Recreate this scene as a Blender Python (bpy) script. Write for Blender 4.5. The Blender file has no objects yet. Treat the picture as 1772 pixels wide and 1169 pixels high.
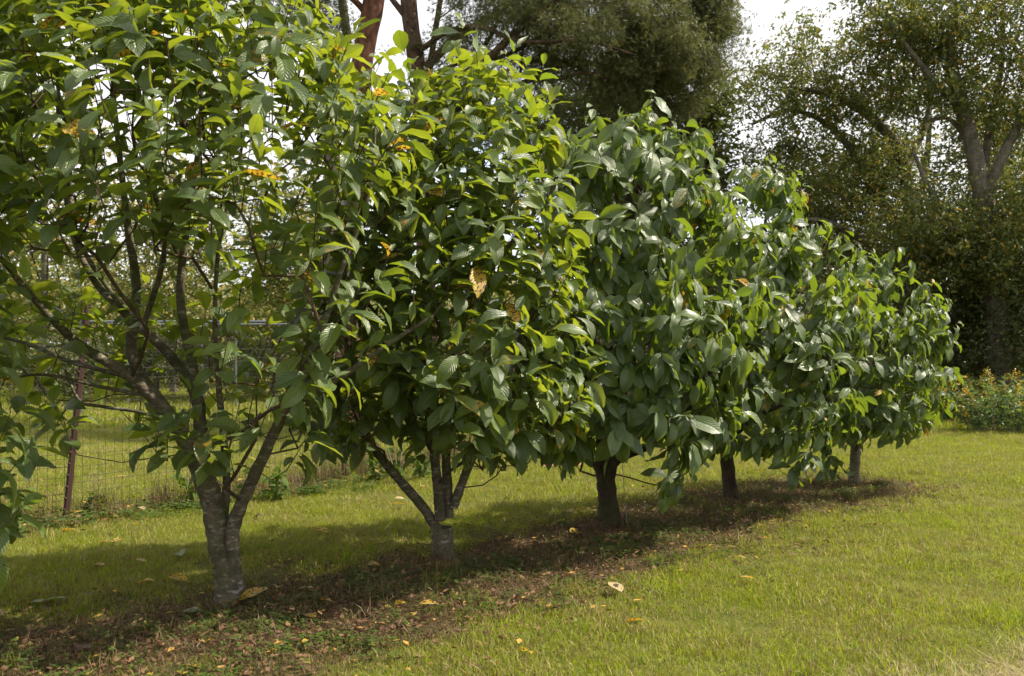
import bpy, math, random
import numpy as np
from mathutils import Vector, Matrix
from mathutils.bvhtree import BVHTree
R = math.radians
RS = np.random.RandomState(11)
random.seed(11)
sc = bpy.context.scene
COL = sc.collection

# ------------------------------------------------------------------ camera, sky, sun, exposure
CAMZ = 1.6; FPX = 1500.0
cam = bpy.data.objects.new('camera', bpy.data.cameras.new('camera')); COL.objects.link(cam)
cam.location = (0, 0, CAMZ); cam.rotation_euler = (R(90), 0, 0)
cam.data.sensor_width = 36; cam.data.lens = 36 * FPX / 1772
cam.data.shift_y = 15.5 / 1772
cam.data.clip_end = 2000; cam.data.clip_start = 0.05
cam.data.dof.use_dof = True; cam.data.dof.focus_distance = 6.9; cam.data.dof.aperture_fstop = 3.4
sc.camera = cam
SUN = Vector((1.75, 0.25, 2.2)).normalized()
w = bpy.data.worlds.new('World'); sc.world = w; w.use_nodes = True
nt = w.node_tree; N = nt.nodes; L = nt.links
N.clear()
out = N.new('ShaderNodeOutputWorld'); bg = N.new('ShaderNodeBackground')
sky = N.new('ShaderNodeTexSky'); sky.sky_type = 'NISHITA'; sky.sun_disc = False
sky.sun_elevation = math.asin(SUN.z); sky.sun_rotation = math.atan2(SUN.x, SUN.y)
sky.air_density = 1.0; sky.dust_density = 2.0
bg.inputs['Strength'].default_value = 0.12
tc = N.new('ShaderNodeTexCoord'); no = N.new('ShaderNodeTexNoise')
no.inputs['Scale'].default_value = 2.2; no.inputs['Detail'].default_value = 7
cr = N.new('ShaderNodeValToRGB'); cr.color_ramp.elements[0].position = .25; cr.color_ramp.elements[1].position = .5
mx = N.new('ShaderNodeMix'); mx.data_type = 'RGBA'; mx.inputs['B'].default_value = (5.5, 5.5, 5.6, 1)
L.new(tc.outputs['Generated'], no.inputs['Vector']); L.new(no.outputs['Fac'], cr.inputs['Fac'])
L.new(cr.outputs['Color'], mx.inputs['Factor']); L.new(sky.outputs['Color'], mx.inputs['A'])
L.new(mx.outputs['Result'], bg.inputs['Color']); L.new(bg.outputs[0], out.inputs[0])
sl = bpy.data.lights.new('sun', 'SUN'); sl.energy = 5.0; sl.angle = R(0.5); sl.color = (1.0, .91, .75)
so = bpy.data.objects.new('sun', sl); COL.objects.link(so)
so.rotation_euler = SUN.to_track_quat('Z', 'Y').to_euler(); so.location = (20, -10, 30)
vs = sc.view_settings; vs.view_transform = 'Standard'; vs.look = 'None'; vs.gamma = 1; vs.use_curve_mapping = False
vs.exposure = 0.98
sc.cycles.max_bounces = 8; sc.cycles.transmission_bounces = 5; sc.cycles.diffuse_bounces = 4

# ------------------------------------------------------------------ helpers
def P(px, py, d):
    return np.array([(px - 886) / FPX * d, d, CAMZ + (600 - py) / FPX * d])
def gd(py): return CAMZ * FPX / (py - 600)
def gz(x, y):
    x = np.asarray(x, float); y = np.asarray(y, float)
    return .025 * np.sin(x * .9 + 1.3) * np.sin(y * .7) + .012 * np.sin(x * 2.3 + y * 1.7) - .0
def G(px, py):
    d = gd(py); p = P(px, py, d); p[2] = float(gz(p[0], p[1])); return p

def mesh(name, V, F, mat=None, uv=None, attrs=None, smooth=True):
    """V (n,3); F list of arrays (m,3)/(m,4) or one array"""
    me = bpy.data.meshes.new(name)
    if not isinstance(F, list): F = [F]
    F = [np.asarray(f, np.int32) for f in F if len(f)]
    V = np.asarray(V, np.float32)
    me.vertices.add(len(V)); me.vertices.foreach_set('co', V.ravel())
    nl = sum(f.size for f in F); nf = sum(len(f) for f in F)
    me.loops.add(nl); me.polygons.add(nf)
    li = np.concatenate([f.ravel() for f in F]) if F else np.zeros(0, np.int32)
    me.loops.foreach_set('vertex_index', li)
    tot = np.concatenate([np.full(len(f), f.shape[1], np.int32) for f in F])
    st = np.concatenate([[0], np.cumsum(tot)[:-1]]).astype(np.int32)
    me.polygons.foreach_set('loop_start', st)
    if smooth: me.polygons.foreach_set('use_smooth', np.ones(nf, bool))
    if uv is not None:
        u = me.uv_layers.new(name='UVMap'); u.data.foreach_set('uv', np.asarray(uv, np.float32)[li].ravel())
    if attrs:
        for k, a in attrs.items():
            at = me.attributes.new(k, 'FLOAT', 'POINT'); at.data.foreach_set('value', np.asarray(a, np.float32))
    me.update(calc_edges=True); me.validate()
    if mat: me.materials.append(mat)
    return me
def link(name, me, parent=None, loc=(0, 0, 0), **props):
    o = bpy.data.objects.new(name, me); COL.objects.link(o); o.location = loc
    if parent: o.parent = parent
    for k, v in props.items(): o[k] = v
    return o
def thing(name, label, cat, loc, group=None):
    o = link(name, None, None, loc, label=label, category=cat)
    if group: o['group'] = group
    return o

class MB:
    def __init__(s): s.V = []; s.F3 = []; s.F4 = []; s.n = 0; s.A = []
    def add(s, V, F, a=0.0):
        F = np.asarray(F); V = np.asarray(V, float)
        (s.F3 if F.shape[1] == 3 else s.F4).append(F + s.n)
        s.V.append(V); s.n += len(V); s.A.append(np.full(len(V), a) if np.isscalar(a) else a)
    def tube(s, pts, rad, n=6, a=0.0, lump=0.0):
        pts = np.asarray(pts, float); m = len(pts); rad = np.broadcast_to(np.asarray(rad, float), (m,))
        T = np.gradient(pts, axis=0); T /= np.linalg.norm(T, axis=1)[:, None] + 1e-9
        up = np.array([0, 1, 0.01]) if abs(T[0][1]) < .8 else np.array([1, 0, 0.01])
        A = np.cross(T, up); A /= np.linalg.norm(A, axis=1)[:, None] + 1e-9
        B = np.cross(T, A)
        th = np.linspace(0, 2 * np.pi, n, endpoint=False)
        rr = rad[:, None] * (1 + lump * RS.uniform(-1, 1, (m, n)))
        V = pts[:, None] + rr[..., None] * (np.cos(th)[None, :, None] * A[:, None] + np.sin(th)[None, :, None] * B[:, None])
        i = np.arange(m - 1)[:, None] * n; j = np.arange(n)[None]; k = (j + 1) % n
        F = np.stack([i + j, i + k, i + n + k, i + n + j], -1).reshape(-1, 4)
        s.add(V.reshape(-1, 3), F, a)
    def box(s, c, h, a=0.0):
        c = np.array(c, float); h = np.array(h, float)
        q = np.array([[x, y, z] for z in (-1, 1) for y in (-1, 1) for x in (-1, 1)]) * h + c
        s.add(q, [[0, 2, 3, 1], [4, 5, 7, 6], [0, 1, 5, 4], [2, 6, 7, 3], [0, 4, 6, 2], [1, 3, 7, 5]], a)
    def mesh(s, name, mat, off=(0, 0, 0), smooth=True):
        V = np.concatenate(s.V) - np.array(off)
        F = []
        if s.F4: F.append(np.concatenate(s.F4))
        if s.F3: F.append(np.concatenate(s.F3))
        return mesh(name, V, F, mat, attrs={'tone': np.concatenate(s.A)}, smooth=smooth)

def smooth_path(pts, k=5):
    pts = np.asarray(pts, float)
    if len(pts) < 3: 
        t = np.linspace(0, 1, k * (len(pts) - 1) + 1)[:, None]; return pts[0] * (1 - t) + pts[-1] * t
    Q = np.vstack([2 * pts[0] - pts[1], pts, 2 * pts[-1] - pts[-2]]); o = []
    for i in range(1, len(Q) - 2):
        for t in np.arange(k) / k:
            a, b, c, d = Q[i - 1:i + 3]
            o.append(.5 * (2 * b + (c - a) * t + (2 * a - 5 * b + 4 * c - d) * t * t + (3 * b - a - 3 * c + d) * t ** 3))
    o.append(pts[-1]); return np.array(o)

# ------------------------------------------------------------------ materials
class NG:
    def __init__(s, name):
        s.m = bpy.data.materials.new(name); s.m.use_nodes = True; s.t = s.m.node_tree; s.t.nodes.clear()
        s.out = s.t.nodes.new('ShaderNodeOutputMaterial')
    def n(s, typ, **kw):
        x = s.t.nodes.new(typ)
        for k, v in kw.items():
            if k in x.inputs.keys() if hasattr(x.inputs, 'keys') else False: pass
            setattr(x, k, v)
        return x
    def l(s, a, b): s.t.links.new(a, b)
    def val(s, inp, v):
        if isinstance(v, bpy.types.NodeSocket): s.l(v, inp)
        elif isinstance(v, (tuple, list)) and len(v) == 3 and inp.type == 'RGBA': inp.default_value = (*v, 1)
        else: inp.default_value = v
    def math(s, op, a, b=None, c=None, clamp=False):
        x = s.n('ShaderNodeMath', operation=op); x.use_clamp = clamp
        s.val(x.inputs[0], a)
        if b is not None: s.val(x.inputs[1], b)
        if c is not None: s.val(x.inputs[2], c)
        return x.outputs[0]
    def mix(s, f, a, b, mode='MIX'):
        x = s.n('ShaderNodeMix', data_type='RGBA', blend_type=mode)
        s.val(x.inputs['Factor'], f); s.val(x.inputs[6], a); s.val(x.inputs[7], b); return x.outputs[2]
    def pos(s): return s.n('ShaderNodeNewGeometry').outputs['Position']
    def noise(s, scale, detail=3, vec=None, rough=.5, dist=0):
        x = s.n('ShaderNodeTexNoise'); x.inputs['Scale'].default_value = scale; x.inputs['Detail'].default_value = detail
        x.inputs['Roughness'].default_value = rough; x.inputs['Distortion'].default_value = dist
        s.l(vec if vec is not None else s.pos(), x.inputs['Vector']); return x.outputs['Fac']
    def ramp(s, f, lo, hi):
        x = s.n('ShaderNodeMapRange'); x.clamp = True; s.val(x.inputs[0], f); x.inputs[1].default_value = lo; x.inputs[2].default_value = hi
        return x.outputs[0]
    def attr(s, name):
        x = s.n('ShaderNodeAttribute', attribute_name=name); return x.outputs['Fac']
    def scale(s, v, sx, sy, sz):
        x = s.n('ShaderNodeVectorMath', operation='MULTIPLY'); s.l(v, x.inputs[0]); x.inputs[1].default_value = (sx, sy, sz); return x.outputs[0]
    def bump(s, h, strength, dist):
        x = s.n('ShaderNodeBump'); s.l(h, x.inputs['Height']); x.inputs['Strength'].default_value = strength; x.inputs['Distance'].default_value = dist
        return x.outputs[0]
    def bsdf(s, col, rough=.7, spec=.3, normal=None, metal=0.0):
        x = s.n('ShaderNodeBsdfPrincipled'); s.val(x.inputs['Base Color'], col); s.val(x.inputs['Roughness'], rough)
        s.val(x.inputs['Specular IOR Level'], spec); s.val(x.inputs['Metallic'], metal)
        if normal is not None: s.l(normal, x.inputs['Normal'])
        return x.outputs[0]
    def transl(s, col, normal=None):
        x = s.n('ShaderNodeBsdfTranslucent'); s.val(x.inputs[0], col)
        return x.outputs[0]
    def mixs(s, f, a, b):
        x = s.n('ShaderNodeMixShader'); s.val(x.inputs[0], f); s.l(a, x.inputs[1]); s.l(b, x.inputs[2]); return x.outputs[0]
    def done(s, sh): s.l(sh, s.out.inputs[0]); return s.m

def leaf_mat(name, lo, hi, under, tlo, thi, rough=.42, tf=.4, spec=.9, warm=1.0):
    g = NG(name); tone = g.attr('tone'); yel = g.attr('yel')
    uvn = g.n('ShaderNodeUVMap', uv_map='UVMap'); sp = g.n('ShaderNodeSeparateXYZ'); g.l(uvn.outputs[0], sp.inputs[0])
    ax = g.math('MULTIPLY', g.math('ABSOLUTE', g.math('SUBTRACT', sp.outputs[0], .5)), 2.0)
    ph = g.math('SUBTRACT', g.math('MULTIPLY', sp.outputs[1], 12.0), g.math('MULTIPLY', ax, 3.2))
    vein = g.math('ABSOLUTE', g.math('SINE', g.math('MULTIPLY', ph, math.pi)))          # 0 on a vein, 1 between
    vline = g.math('SUBTRACT', 1.0, g.ramp(vein, 0.0, .22))
    mid = g.math('SUBTRACT', 1.0, g.ramp(ax, .02, .09))
    lines = g.math('MAXIMUM', g.math('MULTIPLY', vline, .35), mid)
    height = g.math('MINIMUM', g.ramp(vein, 0, .7), g.ramp(ax, 0, .16))
    col = g.mix(tone, lo, hi)
    mott = g.noise(9, 3)
    col = g.mix(g.math('MULTIPLY', g.ramp(mott, .35, .7), .35), col, hi)
    col = g.mix(g.math('MULTIPLY', lines, .35), col, (.13, .20, .05))
    back = g.n('ShaderNodeNewGeometry').outputs['Backfacing']
    col = g.mix(back, col, under)
    # yellowing and brown blotches that belong to each leaf
    n1 = g.noise(26, 4); n2 = g.noise(60, 3)
    yc = g.mix(g.ramp(n1, .35, .7), (.62, .46, .03), (.50, .24, .02))
    yc = g.mix(g.math('MULTIPLY', g.ramp(n2, .5, .6), g.ramp(yel, .2, .9)), yc, (.06, .025, .010))
    ym = g.ramp(g.math('ADD', yel, g.math('MULTIPLY', g.math('SUBTRACT', n1, .5), .9)), .45, .7)
    col2 = g.mix(ym, col, yc)
    spots = g.math('MULTIPLY', g.ramp(g.noise(42, 2), .69, .72), g.ramp(tone, .15, .5))
    col2 = g.mix(spots, col2, (.05, .03, .012))
    brown = g.ramp(yel, 1.2, 1.6)                                                        # yel = 2: dead brown leaf
    col2 = g.mix(brown, col2, (.10, .055, .03))
    tcol = g.mix(tone, tlo, thi)
    tcol = g.mix(g.math('MULTIPLY', lines, .5), tcol, (tlo[0] * .5, tlo[1] * .5, tlo[2] * .5))
    tcol = g.mix(ym, tcol, yc); tcol = g.mix(spots, tcol, (.02, .01, .0)); tcol = g.mix(brown, tcol, (.05, .02, .01))
    nrm = g.bump(g.math('ADD', height, g.math('MULTIPLY', g.noise(18, 3), 1.2)), .6, .006)
    p = g.bsdf(col2, g.math('ADD', g.math('ADD', rough, g.math('MULTIPLY', back, .2)), g.math('MULTIPLY', g.math('SUBTRACT', g.noise(12, 4), .45), .5)), spec, nrm)
    return g.done(g.mixs(g.math('MULTIPLY', tf, g.math('SUBTRACT', 1.0, g.math('MULTIPLY', brown, .9))), p, g.transl(tcol)))

M = {}
M['leaf'] = leaf_mat('glossy broad leaf', (.028, .060, .010), (.088, .140, .020), (.085, .14, .040), (.17, .26, .012), (.31, .40, .02), rough=.37, tf=.34)
M['leaf_pale'] = leaf_mat('pale broad leaf', (.036, .072, .012), (.090, .145, .020), (.10, .17, .04), (.19, .27, .012), (.37, .42, .02), rough=.42, tf=.41)

def small_leaf_mat(name, lo, hi, alt, altf, tr, tf=.35, rough=.5, spec=.35, nscale=.6):
    g = NG(name); tone = g.attr('tone')
    col = g.mix(tone, lo, hi); col = g.mix(g.math('MULTIPLY', g.ramp(g.noise(nscale, 3), .4, .65), .6), col, hi)
    a = g.math('GREATER_THAN', tone, 1 - altf); col = g.mix(a, col, alt)
    t = g.mix(a, tr, (alt[0] * 1.3, alt[1] * 1.3, alt[2]))
    return g.done(g.mixs(tf, g.bsdf(col, rough, spec), g.transl(t)))
M['elm'] = small_leaf_mat('elm leaves', (.055, .080, .022), (.125, .155, .040), (.30, .22, .04), .13, (.22, .25, .04))
M['oak'] = small_leaf_mat('dark tree leaves', (.045, .062, .018), (.095, .115, .032), (.16, .12, .03), .06, (.11, .14, .02), rough=.4, spec=.5)
M['thicket'] = small_leaf_mat('thicket leaves', (.042, .064, .020), (.105, .130, .040), (.16, .12, .05), .10, (.12, .15, .03))
M['needle'] = small_leaf_mat('pine needles', (.058, .075, .025), (.12, .14, .05), (.18, .14, .06), .12, (.18, .20, .05), tf=.35)
M['hedge'] = small_leaf_mat('field edge leaves', (.06, .09, .02), (.14, .17, .045), (.40, .30, .10), .2, (.3, .34, .06))
M['weed'] = small_leaf_mat('weed leaves', (.040, .075, .012), (.085, .13, .022), (.28, .22, .04), .08, (.16, .24, .02), nscale=3, rough=.65, spec=.2)
M['goldenrod_leaf'] = small_leaf_mat('goldenrod leaves', (.045, .09, .028), (.09, .15, .045), (.2, .18, .04), .1, (.2, .3, .05), nscale=2)

def bark(name, a, b, lichen=.0, moss=.0, sx=6, sz=30, bd=.01):
    g = NG(name); p = g.pos()
    st = g.noise(1, 5, g.scale(p, sx, sx, sz), .6, .4)
    col = g.mix(g.ramp(st, .35, .65), a, b)
    fine = g.noise(90, 3)
    col = g.mix(g.math('MULTIPLY', g.ramp(fine, .45, .65), .4), col, (a[0] * .4, a[1] * .4, a[2] * .4))
    if lichen: 
        lm = g.math('MULTIPLY', g.ramp(g.noise(1, 4, g.scale(p, 16, 16, 42), .65), .62 - lichen * .08, .68), .7)
        col = g.mix(lm, col, (.36, .35, .29))
    if moss: col = g.mix(g.math('MULTIPLY', g.ramp(g.noise(7, 4), .42, .6), moss), col, (.06, .075, .02))
    h = g.math('ADD', st, g.math('MULTIPLY', fine, .4))
    return g.done(g.bsdf(col, .88, .2, g.bump(h, .8, bd)))
M['bark'] = bark('smooth grey brown bark', (.062, .052, .038), (.155, .125, .088), lichen=1.0, moss=.45, sx=9, sz=17)
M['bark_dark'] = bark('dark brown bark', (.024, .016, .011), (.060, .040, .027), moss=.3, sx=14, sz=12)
M['bark_pale'] = bark('pale ringed bark', (.08, .065, .042), (.19, .155, .10), lichen=.8, moss=.2, sx=4, sz=60)
M['twig'] = bark('twig bark', (.050, .034, .022), (.12, .085, .055), sx=30, sz=30, bd=.002)
M['pine_bark'] = bark('reddish pine bark', (.09, .040, .024), (.24, .115, .07), sx=9, sz=4, bd=.04)
M['pine_dark'] = bark('dark brown pine bark', (.045, .027, .018), (.13, .080, .055), sx=9, sz=4, bd=.04)
M['bg_bark'] = bark('grey bark', (.09, .078, .060), (.20, .175, .135), lichen=.5, sx=12, sz=4, bd=.02)

def simple(name, a, b, sc_=20, rough=.7, metal=0.0, bumpd=.002, spec=.3):
    g = NG(name); n = g.noise(sc_, 5, rough=.65)
    return g.done(g.bsdf(g.mix(g.ramp(n, .35, .65), a, b), rough, spec, g.bump(n, .5, bumpd), metal))
M['post'] = simple('rusty red painted post', (.050, .020, .016), (.035, .022, .017), 30)
M['wire'] = simple('weathered fence wire', (.035, .030, .025), (.08, .07, .06), 30, .7, .2)
M['galv'] = simple('galvanised pipe', (.22, .24, .27), (.16, .18, .20), 12, .45, .7)
M['cap'] = simple('white insulator', (.75, .75, .72), (.6, .6, .55))
M['yellow'] = small_leaf_mat('yellow florets', (.42, .29, .02), (.58, .42, .03), (.5, .3, .02), .2, (.5, .35, .02), tf=.25)
M['pink'] = simple('pink tape', (.55, .16, .22), (.42, .10, .14), 15)
M['scrap'] = small_leaf_mat('dead leaf scraps', (.07, .035, .018), (.20, .11, .055), (.42, .24, .05), .05, (.10, .05, .02), tf=.15, rough=.8)
M['cream'] = simple('pale cream dead leaf', (.30, .25, .13), (.24, .17, .07), 30, .7)
M['rot'] = simple('black rotten spot', (.015, .010, .008), (.04, .025, .018), 60)
M['string'] = simple('dry stem', (.20, .18, .12), (.28, .25, .18))

# row of fruit trees and fence lines (ground plan)
ROW = [np.array(v) for v in [(-3.12, 4.35), (-1.78, 5.45), (-.52, 6.60), (.85, 7.74), (2.28, 8.96), (3.98, 10.08)]]
RN = np.array([-.66, .75])
FENCE = np.array([(-7.4, 4.9), (-4.88, 7.25), (-4.08, 8.0), (-2.45, 9.9), (-1.3, 11.7), (.05, 13.9), (1.6, 16.6), (3.2, 19.6)])
BED = [np.array(v) for v in [(-3.4, 3.0), (-1.95, 4.5), (-.6, 5.8), (.85, 7.3), (2.28, 8.85), (4.1, 10.05)]]
def seg_dist(X, Y, pts):
    best = np.full(np.shape(X), 1e9)
    for a, b in zip(pts[:-1], pts[1:]):
        ab = b - a; t = np.clip(((X - a[0]) * ab[0] + (Y - a[1]) * ab[1]) / ab.dot(ab), 0, 1)
        best = np.minimum(best, np.hypot(X - a[0] - t * ab[0], Y - a[1] - t * ab[1]))
    return best

# ------------------------------------------------------------------ ground
xs = np.concatenate([[-900, -300, -120, -60], np.arange(-30, 30.1, .5), [60, 120, 300, 900]])
ys = np.concatenate([[-300, -100, -30], np.arange(-8, 40.1, .5), [60, 90, 200, 400, 900]])
XX, YY = np.meshgrid(xs, ys); nx = len(xs)
V = np.stack([XX, YY, gz(XX, YY)], -1).reshape(-1, 3)
i = (np.arange(len(ys) - 1)[:, None] * nx + np.arange(nx - 1)).ravel()
beds = np.clip(1.35 - seg_dist(XX, YY, BED) / .95, 0, 1)
fl = np.clip(1.2 - seg_dist(XX, YY, FENCE) / .5, 0, 1)
g = NG('lawn soil'); p = g.pos()
bed = g.math('MAXIMUM', g.attr('bed'), g.math('MULTIPLY', g.attr('fenceline'), .7))
n1 = g.noise(1.4, 4); n2 = g.noise(14, 5); n3 = g.noise(80, 3)
grass = g.mix(g.ramp(n1, .35, .65), (.085, .10, .02), (.13, .12, .035))
grass = g.mix(g.math('MULTIPLY', g.ramp(n3, .4, .6), .6), grass, (.04, .045, .012))
soil = g.mix(g.ramp(n2, .35, .65), (.035, .022, .013), (.10, .062, .036))
soil = g.mix(g.math('MULTIPLY', g.ramp(n3, .5, .62), .5), soil, (.15, .105, .06))
bm = g.ramp(g.math('ADD', bed, g.math('MULTIPLY', g.math('SUBTRACT', g.noise(4, 4), .5), .8)), .35, .65)
M['ground'] = g.done(g.bsdf(g.mix(bm, grass, soil), .95, .1, g.bump(g.math('ADD', n2, n3), .6, .03)))
link('ground', mesh('ground', V, np.stack([i, i + 1, i + nx + 1, i + nx], -1), M['ground'],
     attrs={'bed': beds.ravel(), 'fenceline': fl.ravel()}), kind='structure')

# ------------------------------------------------------------------ broad leaf meshes (shared)
def leaf_shape(seed, arch, fold, wav, width=1.0, flat=False):
    r = np.random.RandomState(seed)
    t = np.array([0, .09, .19, .36, .56, .75, .91, 1.0])
    wd = np.array([.006, .012, .105, .195, .218, .175, .075, .003]) * width
    u = np.array([-1, -.5, 0, .5, 1.0])
    ph = r.uniform(0, 6.28); tw = r.uniform(-.25, .25); side = r.uniform(-.12, .12)
    T, U = np.meshgrid(t, u, indexing='ij'); W = wd[:, None]
    b = np.clip((T - .09) / .91, 0, 1)
    # arc in the y-z plane
    ang = -arch * b ** 1.2; yy = np.zeros(len(t)); zz = np.zeros(len(t))
    for k in range(1, len(t)):
        am = (ang[k, 2] + ang[k - 1, 2]) / 2; dt = t[k] - t[k - 1]
        yy[k] = yy[k - 1] + math.cos(am) * dt; zz[k] = zz[k - 1] + math.sin(am) * dt
    lx = U * W * math.cos(fold * .8)
    lz = np.abs(U) * W * math.sin(fold) + wav * np.sin(T * 13 + ph + U * .8) * np.abs(U) * W
    # local twist
    ta = tw * T * 3; X = lx * np.cos(ta) - lz * np.sin(ta) + side * b * b; Z = lx * np.sin(ta) + lz * np.cos(ta)
    Yo = yy[:, None] - Z * np.sin(ang); Zo = zz[:, None] + Z * np.cos(ang)
    V = np.stack([X, Yo, Zo], -1).reshape(-1, 3)
    i, j = np.meshgrid(np.arange(7) * 5, np.arange(4), indexing='ij'); q = (i + j).ravel()
    F = np.stack([q, q + 1, q + 6, q + 5], -1)
    uv = np.stack([(U + 1) / 2, T], -1).reshape(-1, 2)
    return V, F, uv
SHAPES = [leaf_shape(1, .55, .28, .10), leaf_shape(2, 1.0, .45, .14), leaf_shape(3, .8, .2, .20), leaf_shape(4, 1.35, .35, .1, .95),
          leaf_shape(5, .35, .5, .12, .9), leaf_shape(6, 1.1, .55, .2, 1.05), leaf_shape(7, .7, .15, .12, 1.12), leaf_shape(8, 1.6, .7, .35, .8)]
TONES = [.05, .3, .55, .8, 1.0]
YELS = [0, .45, 1.0, 2.0]
_lm = {}
def leaf_mesh(s, ti, yi, mat):
    k = (s, ti, yi, mat)
    if k not in _lm:
        V, F, uv = SHAPES[s]
        _lm[k] = mesh('leaf', V, F, M[mat], uv, {'tone': np.full(len(V), TONES[ti]), 'yel': np.full(len(V), YELS[yi])})
    return _lm[k]

def norm(v): v = np.asarray(v, float); return v / (np.linalg.norm(v, axis=-1, keepdims=True) + 1e-9)

# ------------------------------------------------------------------ branching (balanced spanning tree from a drawn skeleton to shoot points)
def grow(skel, targets, bf=.35, step=.16, wob=.03, r=None):
    """skel: list of polylines (arrays). returns nodes, parent, is_skel"""
    r = r or RS
    nodes = []; par = []; plen = []; sk = []
    for pl in skel:
        pl = np.asarray(pl)
        if nodes:
            A = np.array(nodes); k = int(np.argmin(((A - pl[0]) ** 2).sum(1)))
        else: k = -1
        for p in pl:
            nodes.append(p); par.append(k); plen.append((plen[k] + np.linalg.norm(p - nodes[k])) if k >= 0 else 0.0)
            sk.append(True); k = len(nodes) - 1
    T = np.asarray(targets); n = len(T); best = np.full(n, 1e9); bi = np.zeros(n, int)
    def upd(i0):
        A = np.array(nodes[i0:]); pl_ = np.array(plen[i0:])
        for a, l_, ix in zip(A, pl_, range(i0, len(nodes))):
            dv = T - a; c = np.linalg.norm(dv, axis=1)
            c = c + bf * l_ + .5 * np.clip(-dv[:, 2], 0, None)
            m = c < best; best[m] = c[m]; bi[m] = ix
    # do not sprout from the lowest trunk piece
    upd(min(len(skel[0]) - 1, 6)); done = np.zeros(n, bool); tip = np.zeros(n, int)
    for _ in range(n):
        c = np.where(done, 1e9, best); k = int(np.argmin(c)); done[k] = True
        i0 = len(nodes); a = np.array(nodes[bi[k]]); b = T[k]; d = np.linalg.norm(b - a); m = max(1, int(d / step))
        sag = r.uniform(-.10, .16) * d; wv = r.normal(0, wob, 3) * d
        pk = bi[k]
        for q in range(1, m + 1):
            t = q / m; p = a * (1 - t) + b * t + np.array([0, 0, -sag * math.sin(math.pi * t)]) + wv * math.sin(math.pi * t) + (r.normal(0, wob * .35, 3) * min(d, .5) if q < m else 0)
            nodes.append(p); par.append(pk); plen.append(plen[pk] + d / m); sk.append(False); pk = len(nodes) - 1
        tip[k] = pk; upd(i0)
    return nodes, par, sk, tip
def chains(nodes, par, sk, r0, pw=.48):
    n = len(nodes); cnt = np.zeros(n); ch = [[] for _ in range(n)]
    for i in range(n):
        if par[i] >= 0: ch[par[i]].append(i)
    for i in range(n - 1, -1, -1):
        if not ch[i]: cnt[i] += 1
        if par[i] >= 0: cnt[par[i]] += cnt[i]
    rad = r0 * cnt ** pw; out = []; used = np.zeros(n, bool)
    for i in range(n):
        if sk[i] or used[i]: continue
        c = [par[i], i]; used[i] = True; j = i
        while True:
            nx_ = [q for q in ch[j] if not sk[q]]
            if not nx_: break
            j = max(nx_, key=lambda q: cnt[q]); used[j] = True; c.append(j)
        rr = rad[c]; rr[0] = rr[1]
        out.append((np.array([nodes[q] for q in c]), rr))
    return out, rad

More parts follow.
